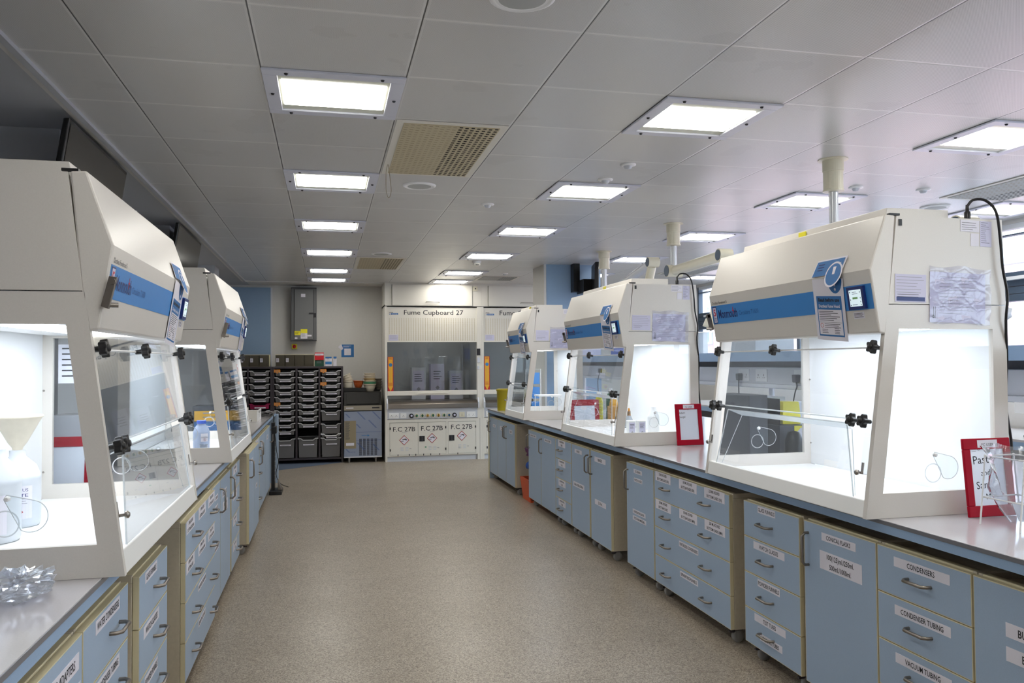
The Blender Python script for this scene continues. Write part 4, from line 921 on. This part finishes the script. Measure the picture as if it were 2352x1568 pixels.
# clear tilt bins on top
def tilt_bins(x0, n, label, labelled):
    t = thing('tilt_bin_unit', label, 'bins', (x0 + n * .07, 12.7, 1.463)); w = .141
    MB().box(x0 - .004, x0 + n * w + .004, 12.70, 12.88, 1.463, 1.470, 'bin_plastic').box(x0 - .004, x0 + n * w + .004, 12.87, 12.88, 1.47, 1.645, 'card_brown').box(x0 - .004, x0 + n * w + .004, 12.70, 12.88, 1.638, 1.645, 'edge_cream').box(x0 + n * w, x0 + n * w + .008, 12.70, 12.88, 1.47, 1.638, 'edge_cream').build('case', t)
    for i in range(n):
        a = x0 + i * w + .003; c = a + w - .006
        b = MB().prism([(a, 12.66, 1.635), (a, 12.70, 1.472), (a, 12.86, 1.472), (a, 12.86, 1.60), (a, 12.70, 1.635)], (.003, 0, 0), 'bin_plastic').prism([(a, 12.66, 1.635), (a, 12.70, 1.472), (a, 12.703, 1.472), (a, 12.663, 1.635)], (c - a, 0, 0), 'bin_plastic').build('bin', t)
        b = MB()
        for k in range(9): x = random.uniform(a + .02, c - .02); b.tube([(x, 12.75, 1.475), (x + random.uniform(-.04, .04) * .5, 12.73, 1.475 + random.uniform(.04, .11))], .004, random.choice(('edge_cream', 'white', 'fc_grey')), n=5)
        b.build('contents', t)
        if i in labelled: Fx = Frame((a, 12.684, 1.53), (1, 0, 0), (0, -.23, 1)); MB().rect(Fx, .01, .05, 0, .06, 'paper', .002).lines(Fx, .016, .045, .052, .01, 4, 'ink', .003, .003).build('label', t)
tilt_bins(-.746, 4, 'four clear tilt bins on top of the wide rack', (0, 1)); tilt_bins(-1.262, 3, 'three clear tilt bins on top of the left rack, partly hidden by a hood', (0, 1, 2))
def small_box(name, x0, x1, y, d, z0, z1, m, label, bands=(), lid=None):
    t = thing(name, label, 'box', ((x0 + x1) / 2, y, z0)); MB().box(x0, x1, y, y + d, z0, z1, m).build('body', t, bevel=.003)
    F = Frame((x0, y, z0), (1, 0, 0), (0, 0, 1)); b = MB(); w = x1 - x0; h = z1 - z0
    for (a, c, mm) in bands: b.quad(F, w * .03, w * .97, h * a, h * c, mm, .001)
    b.lines(F, w * .2, w * .8, h * .8, h * .12, 3, 'faint_ink', h * .03, .002, .4); b.build('print', t); return t
small_box('bin_box', -.168, -.034, 12.68, .17, 1.463, 1.555, 'green_plastic', 'dark green open box on the wide rack, under the red one')
small_box('bin_box', -.170, -.034, 12.67, .17, 1.556, 1.672, 'red_plastic', 'red box with white label stacked on the dark green box', ((.62, .88, 'paper'),))
small_box('glove_box', -.014, .086, 12.70, .10, 1.463, 1.608, 'paper', 'blue and white box on the wide rack, right of the red box', ((.82, 1, 'poster_blue'), (.2, .48, 'arm_blue')))
small_box('glove_box', .108, .158, 12.70, .10, 1.463, 1.610, 'paper', 'slim white box with blue top at the right end of the rack top', ((.8, 1, 'poster_blue'),))

# ------------------------------------------------------------ ice machine and bowls
t = thing('ice_machine', 'ice machine with blue film on its steel front between the rack and the fume cupboard', 'ice machine', (.545, 12.75, 0))
MB().box(.262, .826, 12.50, 13.1, .095, .775, 'film_blue').box(.262, .826, 12.495, 12.5, .075, .095, 'fc_grey').build('body', t, bevel=.004)
F = Frame((.262, 12.50, 0), (1, 0, 0), (0, 0, 1)); b = MB()
for x, z, l in ((.02, .74, .06), (.19, .77, .12), (.42, .77, .12), (.36, .64, .12), (.18, .58, .06), (.19, .30, .11), (.42, .28, .1), (.02, .21, .05)):
    for k in (0, .012): b.face(F, [(x + k, z), (x + k + .006, z), (x + l * .95 + k + .006, z - l), (x + l * .95 + k, z - l)], 'film_mark', .0015)
b.quad(F, .26, .35, .405, .412, 'arm_blue', .0015).face(F, [(.35, .39), (.38, .408), (.35, .426)], 'arm_blue', .0015)
b.quad(F, 0, .564, .458, .461, 'film_mark', .001).quad(F, .18, .564, .335, .338, 'film_mark', .001).text(F, 'INOX', .12, .155, .02, 'film_mark', w=.1, d=.0015); b.build('film_print', t)
b = MB()
for i in range(5):
    for j in range(22): b.quad(F, .225 + i * .057, .265 + i * .057, .11 + j * .0115, .117 + j * .0115, 'ink', .0012)
b.build('air_slots', t)
MB().rect(F, .004, .178, .215, .635, 'card_brown', .002).rect(F, .03, .15, .26, .30, 'paper', .003, .001).lines(F, .02, .09, .62, .016, 17, 'shelf_dark', .007, .0028, .3).build('card_panel', t)
MB().box(.262, .826, 12.492, 12.9, .79, .862, 'ice_band').rect(Frame((.262, 12.492, .79), (1, 0, 0), (0, 0, 1)), .42, .53, .028, .046, 'ink', .001).quad(Frame((.262, 12.492, .79), (1, 0, 0), (0, 0, 1)), .03, .14, .03, .045, 'paper', .001).build('band', t)
MB().box(.262, .826, 12.5, 13.1, .775, .79, 'ice_lid').box(.262, .826, 12.9, 13.1, .79, 1.09, 'ice_lid').prism([(.262, 12.50, .862), (.262, 12.62, 1.065), (.262, 12.9, 1.065), (.262, 12.9, .862)], (.564, 0, 0), 'ice_lid').build('lid_housing', t, bevel=.006)
MB().prism([(.30, 12.506, .885), (.79, 12.506, .885), (.79, 12.604, 1.045), (.30, 12.604, 1.045)], (0, -.008, .004), 'ice_lid').build('lid', t, bevel=.003)
for x in (.32, .72):
    for y in (12.56, 13.0): MB().tube([(x + .02, y, 0), (x + .02, y, .08)], .018, 'steel', n=12).build('leg', t)
def bowl(x, y, z, r, h, m, label, tilt=0, az=0, b=.55):
    ax = vec(math.sin(tilt) * math.cos(az), math.sin(tilt) * math.sin(az), math.cos(tilt))
    o = MB().lathe((x, y, z), [(r * b, 0), (r * (b + .07), .004), (r * max(.9, b + .08), h * .6), (r, h), (r + .006, h), (r + .006, h - .006), (r * .94, h - .01), (r * .84, h * .6), (r * .5, .008), (0, .007)], m, n=26, axis=ax, cap=True).build('bowl', org=(x, y, z)); tag(o, label, 'bowl', 'bowls on top of the ice machine')
o = MB().box(.255, .60, 12.66, 12.90, 1.068, 1.125, 'ice_lid').build('flat_box', org=(.43, 12.78, 1.068), bevel=.004); tag(o, 'low black box on the ice machine under the left bowls', 'box')
for i, (x, z, r, h, ti, l) in enumerate(((.33, 1.127, .078, .10, 0, 'white straight bowl at the bottom of the left stack'), (.332, 1.18, .078, .075, .12, 'white bowl second from the bottom of the left stack'), (.33, 1.235, .075, .06, .3, 'white bowl third from the bottom of the left stack, tilted'), (.32, 1.27, .075, .06, .45, 'white bowl topmost and most tilted of the left stack'))):
    bowl(x, 12.78, z, r, h, 'ceramic', l, ti, PI, .84)
bowl(.485, 12.80, 1.127, .08, .105, 'bowl_orange', 'orange bowl between the two stacks of white bowls', .05, 0)
for i, (z, r, h, m, l) in enumerate(((1.068, .095, .11, 'ceramic', 'large white bowl at the bottom of the right stack'), (1.115, .097, .07, 'ceramic', 'white bowl second in the right stack'), (1.142, .098, .07, 'bowl_green', 'green rimmed bowl in the right stack'), (1.165, .097, .07, 'ceramic', 'white bowl just under the tan bowl of the right stack'),
                                       (1.20, .093, .075, 'ceramic_tan', 'tan bowl in the right stack'), (1.25, .09, .07, 'ceramic', 'white bowl above the tan bowl'), (1.28, .085, .07, 'ceramic', 'white bowl topmost of the right stack'))):
    bowl(.660, 12.76, z, r, h, m, l)
for z, l in ((1.068, 'grey bowl lowest of the dark stack beside the fume cupboard'), (1.11, 'grey bowl second of the dark stack beside the fume cupboard'), (1.15, 'grey bowl third of the dark stack beside the fume cupboard'), (1.19, 'grey bowl topmost of the dark stack beside the fume cupboard')): bowl(.795, 12.95, z, .065, .07, 'bowl_grey', l)

# ------------------------------------------------------------ wall things
t = thing('electrical_cabinet', 'grey metal electrical cabinet high on the far wall', 'electrical cabinet', (-.337, 13.15, 1.864))
MB().box(-.53, -.145, 13.02, YF, 1.864, 2.69, 'elec_grey').build('body', t, bevel=.006); F = Frame((-.53, 13.02, 1.864), (1, 0, 0), (0, 0, 1))
MB().rect(F, .05, .335, .02, .80, 'elec_door', .012).build('door', t, bevel=.003)
MB().rect(F, -.002, .387, -.008, .006, 'ink', .01).rect(F, -.002, .387, .815, .828, 'ink', .01).quad(F, .042, .048, .02, .80, 'ink', .002).quad(F, .337, .343, .02, .80, 'ink', .002).build('edge_trim', t)
MB().rect(F, .27, .34, .415, .435, 'ink', .03, .018).rect(F, .34, .378, .37, .43, 'ink', .02).build('handle', t)
MB().rect(F, .052, .142, .085, .150, 'sharps_yellow', .013, .001).lines(F, .06, .135, .135, .014, 3, 'ink', .004, .0145).build('warning_label', t)
b = MB().rect(F, .145, .245, .03, .115, 'paper', .013, .001).rect(F, .145, .245, .115, .18, 'sharps_yellow', .013, .001).lines(F, .155, .235, .105, .012, 5, 'ink', .003, .0145); b.build('warning_label', t)
for q in ((.247, .31, .065, .09), (.15, .215, .68, .73), (.055, .095, .024, .05)): MB().rect(F, *q, 'paper', .013, .001).build('label', t)
t = thing('emergency_stop', 'red round emergency button on a yellow box below the electrical cabinet', 'emergency stop', (-.485, 13.16, 1.735))
MB().box(-.525, -.445, 13.14, YF, 1.735, 1.815, 'sharps_yellow').build('box', t, bevel=.003); MB().lathe((-.485, 13.14, 1.775), [(.022, 0), (.028, .014), (.024, .024), (0, .028)], 'red', axis=(0, -1, 0)).build('button', t)
F = Frame((.238, YF - .001, 1.605), (1, 0, 0), (0, 0, 1)); o = MB().rect(F, 0, .196, 0, .20, 'poster_blue', .002).quad(F, .045, .150, .03, .135, 'paper', .0025).lines(F, .03, .16, .18, .016, 2, 'paper', .005, .0025).face(F, [(-.05, .16), (.0, .21), (.03, .13), (.0, .11)], 'paper', .004).build('poster', org=(.33, YF, 1.7)); tag(o, 'blue square poster with blank white centre taped on the far wall above the bowls', 'poster')

# ------------------------------------------------------------ things on and under the benches
t = thing('waste_bin', 'tall yellow plastic bin at the far end of the island bench', 'bin', (2.17, 9.95, .9))
MB().lathe((2.17, 9.95, .9), [(.072, 0), (.074, .01), (.082, .245), (.088, .247), (.088, .262)], 'yellow_bin', n=28).build('body', t); MB().lathe((2.17, 9.95, 1.16), [(.089, 0), (.089, .008), (.07, .013), (0, .013)], 'yellow_bin', n=28).build('lid', t)
t = thing('crate', 'orange plastic crate with purple and blue bags on the floor between right cabinets', 'crate', (2.30, 8.60, 0))
b = MB().prism([(2.13, 8.42, .02), (2.10, 8.40, .24), (2.12, 8.40, .24), (2.15, 8.42, .02)], (0, .36, 0), 'crate_orange').prism([(2.13, 8.42, .02), (2.10, 8.40, .24), (2.5, 8.40, .24), (2.47, 8.42, .02)], (0, .015, 0), 'crate_orange').prism([(2.13, 8.765, .02), (2.10, 8.765, .24), (2.5, 8.765, .24), (2.47, 8.765, .02)], (0, .015, 0), 'crate_orange').box(2.46, 2.48, 8.42, 8.78, .02, .24, 'crate_orange').box(2.13, 2.47, 8.42, 8.78, 0, .02, 'crate_orange').build('body', t)
def blob(name, c, r, m, label, sq=1, cat='bag', grp=None, seed=1, crinkle=0):
    bm = bmesh.new(); bmesh.ops.create_icosphere(bm, subdivisions=4, radius=1); rd = random.Random(seed); ph = [rd.uniform(0, 6) for _ in range(6)]
    for v in bm.verts:
        q = v.co; n = 1 + .10 * math.sin(7 * q.x + ph[0]) * math.sin(6 * q.z + ph[1]) + .07 * math.sin(13 * q.y + ph[2] + 4 * q.z) + .05 * math.sin(21 * q.x + 9 * q.y + ph[3])
        if crinkle: n += crinkle * (abs(math.sin(9 * q.x + 5 * q.y + ph[0])) + abs(math.sin(11 * q.y - 7 * q.x + ph[1])) + rd.uniform(-.35, .35) - 1.1) * max(0, q.z + .6)
        v.co = Vector((q.x * r[0] * n, q.y * r[1] * n, max(q.z * n, -.9) * r[2]))
    vs = [Vector(c) + v.co for v in bm.verts]; fs = [tuple(v.index for v in f.verts) for f in bm.faces]; bm.free()
    o = MB().add(vs, fs, m, not crinkle).build(name, org=(c[0], c[1], c[2] - r[2] * .9)); tag(o, label, cat, grp); return o
blob('plastic_bag', (2.30, 8.6, .150), (.13, .15, .13), 'bag_blue', 'blue and white bag stuffed in the orange crate', seed=3)
blob('plastic_bag', (2.29, 8.6, .37), (.15, .16, .10), 'bag_blue', 'blue bag in the middle of the pile in the orange crate', seed=5)
blob('plastic_bag', (2.28, 8.6, .53), (.15, .15, .08), 'bag_purple', 'purple bag on top of the pile in the orange crate', seed=8)
# bag stand, near right
t = thing('bag_stand', 'white wire stand on the worktop in the bottom right corner', 'stand', (2.42, 2.40, .9)); b = MB()
for x, y in ((2.36, 2.53), (2.365, 2.36), (2.53, 2.36), (2.52, 2.54)): MB().tube([(x - (.015 if x < 2.45 else -.015), y, .901), (x, y, 1.03), (x + (.012 if x < 2.45 else -.012), y, 1.155)], .0032, 'white', n=8).build('leg', t)
b = MB()
for z, k in ((1.0, .0), (1.15, .012)): b.tube([(2.36 + k, 2.53, z), (2.365 + k, 2.36, z), (2.53 - k, 2.36, z), (2.52 - k, 2.54, z)], .003, 'white', n=8, closed=True)
b.build('hoop', t)
vs = []; n = 40; K = 22
for j in range(K):
    f = j / (K - 1); z = .915 + .27 * f; rr = .03 + .068 * min(1, f * 2.2) + (.015 * (f - .8) * 5 if f > .8 else 0)
    for i in range(n):
        a = 2 * PI * i / n; q = rr * (1 + .14 * math.sin(3 * a + 5 * f) + .07 * math.sin(8 * a + 11 * f) * f + .05 * math.sin(17 * a - 7 * f))
        vs.append((2.445 + q * math.cos(a), 2.45 + q * math.sin(a), z + .008 * math.sin(5 * a) * f))
o = MB().add(vs, [(j * n + i, j * n + (i + 1) % n, (j + 1) * n + (i + 1) % n, (j + 1) * n + i) for j in range(K - 1) for i in range(n)], 'bag_film', True).build('plastic_bag', org=(2.445, 2.45, .915)); tag(o, 'crinkled clear plastic bag hung open in the wire stand', 'bag')
bm_o = MB().prism([(2.40, 2.41, .93), (2.50, 2.42, .92), (2.51, 2.47, .99), (2.42, 2.46, .985)], (.0, .004, .001), 'fc_grey').build('paper_waste', org=(2.45, 2.44, .93)); tag(bm_o, 'folded grey paper at the bottom of the clear bag in the stand', 'paper')
blob('plastic_bag', (-.79, 2.36, .935), (.085, .10, .036), 'bag_film', 'crumpled clear plastic bag lying on the left worktop in the corner', seed=11, crinkle=.28)
# waste bottles and funnel in L1
def bottle(c, r, h, label, name='waste_bottle', m='bottle_hdpe', group=None, square=False, cap=None, sheet=None, neck=.35):
    x, y, z = c; t = thing(name, label, 'bottle', c, group); n = 28
    b = MB().lathe(c, [(r * .92, 0), (r, .012), (r, h * .62), (r * 1.02, h * .64), (r * .98, h * .67), (r * .80, h * .80), (r * neck, h * .92), (r * neck, h)], m, n=4 if 0 else n); b.build('body', t)
    if cap: MB().lathe((x, y, z + h * .93), [(r * neck * 1.25, 0), (r * neck * 1.25, h * .10), (0, h * .105)], cap, n=24, smooth=False).build('cap', t)
    if sheet:
        b = MB(); ns = 10; a0, a1, z0, z1 = sheet['a0'], sheet['a1'], z + h * sheet['z0'], z + h * sheet['z1']; rr = r + .0015
        vs = []
        for j in range(ns + 1):
            a = a0 + (a1 - a0) * j / ns; vs += [(x + rr * math.cos(a), y + rr * math.sin(a), z0), (x + rr * math.cos(a), y + rr * math.sin(a), z1)]
        b.add(vs, [(2 * j, 2 * j + 2, 2 * j + 3, 2 * j + 1) for j in range(ns)], 'paper')
        am = (a0 + a1) / 2; Fm = Frame(Vector((x + (rr + .002) * math.cos(am), y + (rr + .002) * math.sin(am), z0)), (-math.sin(am), math.cos(am), 0), (0, 0, 1)); hh = z1 - z0
        for q, tx in enumerate(sheet.get('text', ())): b.text(Fm, tx, 0, hh * (.84 - .16 * q), hh * .13, 'navy', w=r * 1.0, d=.002)
        b.lines(Fm, -r * .5, r * .5, hh * .62, hh * .07, 3, 'faint_ink', .0015, .002)
        q = hh * .2; zc = hh * .22; b.face(Fm, [(-q, zc), (0, zc - q), (q, zc), (0, zc + q)], 'ghs_red', .002).face(Fm, [(-q * .82, zc), (0, zc - q * .82), (q * .82, zc), (0, zc + q * .82)], 'paper', .0025).face(Fm, [(-q * .3, zc - q * .3), (q * .3, zc - q * .3), (q * .2, zc + .05 * q), (0, zc + q * .45), (-q * .25, zc)], 'ink', .003)
        b.build('label', t)
    return t
L1z = .935
bottle((-1.065, 2.98, L1z), .08, .30, 'white waste bottle labelled ORGANIC WASTE, left one in the nearest left hood', sheet=dict(a0=-2.2, a1=-.75, z0=.1, z1=.52, text=('ORGANIC WASTE', 'NO ACETONE')), neck=.42, group='white waste bottles in the nearest left hood')
bottle((-1.085, 3.25, L1z), .075, .27, 'white waste bottle labelled AQUEOUS, right one in the nearest left hood', sheet=dict(a0=-2.0, a1=-.6, z0=.12, z1=.55, text=('AQUEOUS', 'WASTE')), cap=None, group='white waste bottles in the nearest left hood')
o = MB().lathe((-1.085, 3.25, 1.206), [(.016, 0), (.018, .008), (.03, .024), (.078, .115), (.082, .116), (.082, .124), (.074, .122), (.026, .034), (.014, .012)], 'funnel_stain', n=30, cap=False).build('funnel', org=(-1.085, 3.25, 1.21)); tag(o, 'large stained white funnel standing in a waste bottle at the left edge', 'funnel')
# L2 bottle, beaker, L2 bits
t = bottle((-.795, 5.62, .935), .052, .20, 'blue grey bottle with a blue cap in the second left hood', 'reagent_bottle', 'bottle_blue_grey', cap='cap_blue', neck=.45, sheet=dict(a0=-1.5, a1=-.6, z0=.36, z1=.62))
o = MB().lathe((-.765, 5.50, .935), [(.020, 0), (.024, .055), (.027, .062), (.024, .062), (.019, .003)], 'clear_plastic', n=20, cap=False).build('beaker', org=(-.765, 5.5, .935)); tag(o, 'small clear plastic beaker before the blue capped bottle', 'beaker')
o = MB().tube([(-.70, 5.66, .945), (-.67, 5.64, .942), (-.66, 5.70, .947)], .006, 'red_plastic').build('red_tool', org=(-.68, 5.66, .94)); tag(o, 'small red tool lying on the floor of the second left hood', 'tool')
o = MB().box(-1.02, -.86, 5.58, 5.75, .935, .955, 'white').box(-1.02, -.86, 5.578, 5.58, .937, .940, 'ink').build('balance', org=(-.94, 5.66, .935), bevel=.002); tag(o, 'flat white balance beside the blue capped bottle', 'balance')
small_box('dark_box', -1.05, -.66, 6.95, .25, .901, 1.17, 'machine_grey', 'dark box with yellow and blue warning label behind the second left hood', ((.55, .85, 'orange'), (.2, .52, 'poster_blue')))
carton(-1.165, 4.15, .901, .16, .2, .375, 'pale blue grey instrument behind the nearest left hood', 'fc_grey', 'instrument_box', False)
o = MB().box(-1.13, -1.09, 4.17, 4.23, 1.277, 1.30, 'poster_blue').build('blue_pad', org=(-1.11, 4.2, 1.277)); tag(o, 'small blue pad on the instrument behind the nearest left hood', 'pad')
F = Frame((-1.345, 4.62, 1.30), (1, 0, 0), (0, 0, 1))
o = MB().box(-1.14, -1.015, 3.8862, 3.8872, 1.43, 1.60, 'paper').build('window_notice', org=(-1.08, 3.8872, 1.43)); F = Frame((-1.14, 3.8862, 1.43), (1, 0, 0), (0, 0, 1)); tag(o, 'white printed sheet taped to the far side window of the nearest left hood', 'notice')
MB().lines(F, .015, .11, .155, .024, 6, 'ink', .006, .001).build('print', o)
# left bench end
t = thing('open_carton', 'white open carton on the far end of the left worktop', 'carton', (-.76, 9.1, .901))
MB().box(-.84, -.70, 8.85, 9.35, .901, .905, 'white').box(-.84, -.835, 8.85, 9.35, .905, 1.03, 'fc_white').box(-.705, -.70, 8.85, 9.35, .905, 1.02, 'white').box(-.835, -.705, 8.85, 8.855, .905, 1.02, 'fc_white').box(-.835, -.705, 9.345, 9.35, .905, 1.0, 'white').build('body', t)
F = Frame((-.70, 8.9, .91), (0, 1, 0), (0, 0, 1)); MB().text(F, 'VIAL KIT', .22, .075, .03, 'ink', w=.25, bold=.02).lines(F, .05, .4, .06, .014, 3).build('print', t)
b = MB(); rd = random.Random(4)
pts = [(-.70 + .09 * math.cos(k * .9) + rd.uniform(-.02, .02), 9.75 + .22 * math.sin(k * .9), .912 + .01 * (k % 3)) for k in range(22)]
pts += [(-.63, 9.95, .915), (-.605, 9.9, .90), (-.60, 9.85, .82), (-.60, 9.8, .78)]
t = thing('power_adaptor', 'black power adaptor hanging off the far end of the left bench by its tangled lead', 'power adaptor', (-.6, 9.8, .72)); b.tube(curve(pts, 4), .005, 'black', n=6).build('cable', t); MB().box(-.618, -.56, 9.72, 9.90, .70, .78, 'black').build('body', t, bevel=.008)
MB().tube(curve([(-.585, 9.85, .70), (-.57, 9.9, .5), (-.55, 9.95, .35), (-.58, 10.0, .2), (-.54, 10.2, .06), (-.45, 10.25, .006)]), .004, 'black', n=6).build('trailing_lead', t)
t = thing('power_column', 'black upright channel with a foot at the far end of the left bench', 'column', (-.6, 9.9, 0))
b = MB().box(-.622, -.585, 9.80, 9.95, .04, .82, 'black')
for k in range(11): b.box(-.586, -.583, 9.87, 9.89, .14 + k * .055, .155 + k * .055, 'fc_grey')
b.build('channel', t); MB().box(-.64, -.50, 9.70, 10.02, 0, .04, 'black').prism([(-.55, 9.8, .04), (-.50, 9.8, .04), (-.55, 9.8, .16)], (0, .12, 0), 'dull_steel').build('foot', t, bevel=.004)
MB().box(-.629, -.60, 10.68, 10.90, 0, .86, 'laminate_blue').build('blue_panel', bpy.data.objects['wall_bench'])
# things seen through and behind the right hoods
t = thing('computer_tower', 'dark grey computer tower standing behind the nearest right hood', 'computer', (2.65, 4.65, .9)); MB().box(2.52, 2.645, 4.50, 4.90, .901, 1.295, 'machine_grey').build('case', t, bevel=.004)
t = thing('instrument', 'dark instrument with pale top, under the yellow tub behind the nearest right hood', 'instrument', (2.85, 4.75, .9)); MB().box(2.725, 2.92, 4.50, 4.98, .901, 1.105, 'machine_grey').box(2.725, 2.73, 4.5, 4.98, 1.105, 1.27, 'black').box(2.73, 2.92, 4.75, 4.98, 1.105, 1.27, 'machine_light').build('case', t, bevel=.003)
F = Frame((2.725, 4.50, .901), (1, 0, 0), (0, 0, 1)); MB().rect(F, .10, .185, .05, .2, 'sharps_yellow', .002).face(F, [(.105, .15), (.145, .19), (.185, .15), (.145, .11)], 'paper', .003).lines(F, .108, .175, .10, .012, 3, 'ink', .004, .003).build('label', t)
t = thing('sharps_tub', 'bright yellow plastic tub behind the glass of the nearest right hood', 'tub', (2.83, 4.6, 1.106)); MB().lathe((2.845, 4.62, 1.107), [(.085, 0), (.09, .02), (.08, .12), (.076, .14)], 'sharps_yellow', n=4, smooth=False).build('body', t); MB().lathe((2.845, 4.57, 1.15), [(.045, 0), (.045, .003)], 'sharps_yellow', axis=(0, -1, .1)).build('window_disc', t)
t = thing('round_flask_lamp', 'dark rounded device beside the instrument behind the nearest right hood', 'device', (2.80, 4.42, .9)); MB().lathe((2.77, 4.42, .901), [(.05, 0), (.055, .05), (.055, .12), (.035, .17), (0, .18)], 'black', n=20).build('body', t)
for x, y, h, m, l in ((3.35, 5.3, .30, 'machine_light', 'pale box on the island beyond the trunking, behind the tower'), (2.74, 7.2, .18, 'cardboard', 'brown card box behind the middle right hood'), (2.88, 6.95, .30, 'machine_grey', 'dark case behind the middle right hood')):
    carton(x, y, .901, .2, .2, h, l, m, 'equipment_box', False)
small_box('storage_crate', 2.62, 3.05, 8.0, .30, 1.566, 1.76, 'cap_blue', 'blue plastic crate on the island shelf behind the middle right hood') if 0 else small_box('storage_crate', 2.88, 3.18, 7.45, .5, 1.566, 1.80, 'cap_blue', 'blue plastic crate on the island shelf seen through the middle right hood')
for i, (x, y, hh, m) in enumerate(((2.76, 7.55, .17, 'orange'), (2.85, 7.9, .2, 'plastic_green'), (2.78, 8.05, .16, 'sharps_yellow'), (2.8, 6.05, .15, 'sharps_yellow'), (2.86, 6.3, .19, 'plastic_green'), (2.9, 5.6, .22, 'arm_blue'))):
    bottle((x, y, .901), .042, hh + .12, 'small %s bottle on the island under the trunking%s' % (m.split('_')[-1], ['', ', beside a pale box', ', far one', ', behind the nearest hood', ', next to the yellow one', ', by the computer'][i]), 'reagent_bottle', m, cap='white', neck=.45)
t = thing('dispensing_rack', 'clear rack of blue pipette tips inside the narrow far hood', 'rack', (2.42, 9.2, .9)); b = MB()
for k in range(3): b.box(2.36, 2.46, 9.25, 9.35, .905 + k * .17, 1.04 + k * .17, 'stripe_blue').box(2.30, 2.355, 9.25, 9.35, .905 + k * .17, 1.02 + k * .17, 'clear_plastic')
b.build('tip_tower', t); MB().tube([(2.29, 9.24, .905), (2.29, 9.24, 1.42), (2.47, 9.24, 1.42), (2.47, 9.24, .905)], .004, 'white').build('wire_frame', t)
t = thing('test_tube_stand', 'small white stand inside the narrow far hood', 'stand', (2.38, 8.6, .935)); b = MB()
for x, y in ((2.26, 8.5), (2.5, 8.5), (2.26, 8.7), (2.5, 8.7)): MB().tube([(x, y, .935), (x, y, 1.13)], .004, 'white', n=6).build('leg', t)
MB().box(2.25, 2.51, 8.49, 8.71, 1.13, 1.145, 'white').build('shelf', t)
# middle hood contents
t = thing('conical_flask', 'small conical flask with an amber neck in the middle right hood', 'flask', (2.27, 5.95, .935))
MB().lathe((2.30, 5.95, .99), [(.055, 0), (.057, .006), (.018, .09), (.014, .10), (.014, .13)], 'clear_plastic', n=20).build('body', t); MB().lathe((2.30, 5.95, 1.085), [(.015, 0), (.008, .055), (0, .06)], 'brown_liquid', n=14).build('neck', t); MB().box(2.24, 2.36, 5.9, 6.0, .936, .989, 'white').build('stand', t)
bottle((2.46, 5.85, .935), .045, .22, 'pale round bottle right of the conical flask in the middle hood', 'reagent_bottle', 'white', neck=.5)
for x, l in ((2.22, 'white labelled carton low in the middle hood, left one'), (2.30, 'white labelled carton low in the middle hood, right one')): carton(x, 5.68, .935, .06, .05, .13, l, 'white', 'carton', True)
# shelf things between the hoods
for x, y, w_, h, m, l in ((3.03, 5.05, .30, .22, 'machine_light', 'translucent white tray on the island shelf above the sockets'), (3.03, 6.2, .25, .18, 'clear_plastic', 'clear box on the island shelf'), (3.03, 9.1, .28, .16, 'paper_lilac', 'pale box on the far end of the island shelf')):
    carton(x, y, 1.566, w_, .45, h, l, m, 'shelf_box', False)
blob('plastic_bag', (3.02, 3.35, 1.70), (.12, .25, .13), 'bottle_hdpe', 'white plastic bag on the island shelf right of the nearest hood', seed=21)
# window bench at the far right
t = thing('window_bench', 'blue edged bench along the windows at the far right', 'bench', (5.5, 5, 0))
MB().box(5.05, 5.86, .5, 11.5, .882, .90, 'worktop').build('worktop', t); MB().box(5.05, 5.07, .5, 11.5, .82, .882, 'fascia_blue').build('fascia', t); MB().box(5.25, 5.28, .5, 11.5, .0, .82, 'shelf_dark').box(5.28, 5.84, .5, .53, 0, .88, 'shelf_dark').box(5.28, 5.84, 11.4, 11.43, 0, .88, 'shelf_dark').build('base_panel', t)
t = thing('monitor', 'white backed monitor on the window bench at the right edge', 'monitor', (5.35, 5.05, .9)); MB().box(5.30, 5.34, 4.85, 5.35, 1.08, 1.36, 'white').build('screen', t, bevel=.004); MB().box(5.34, 5.38, 5.07, 5.13, .905, 1.2, 'fc_grey').box(5.25, 5.5, 4.98, 5.22, .901, .915, 'machine_grey').build('stand', t)
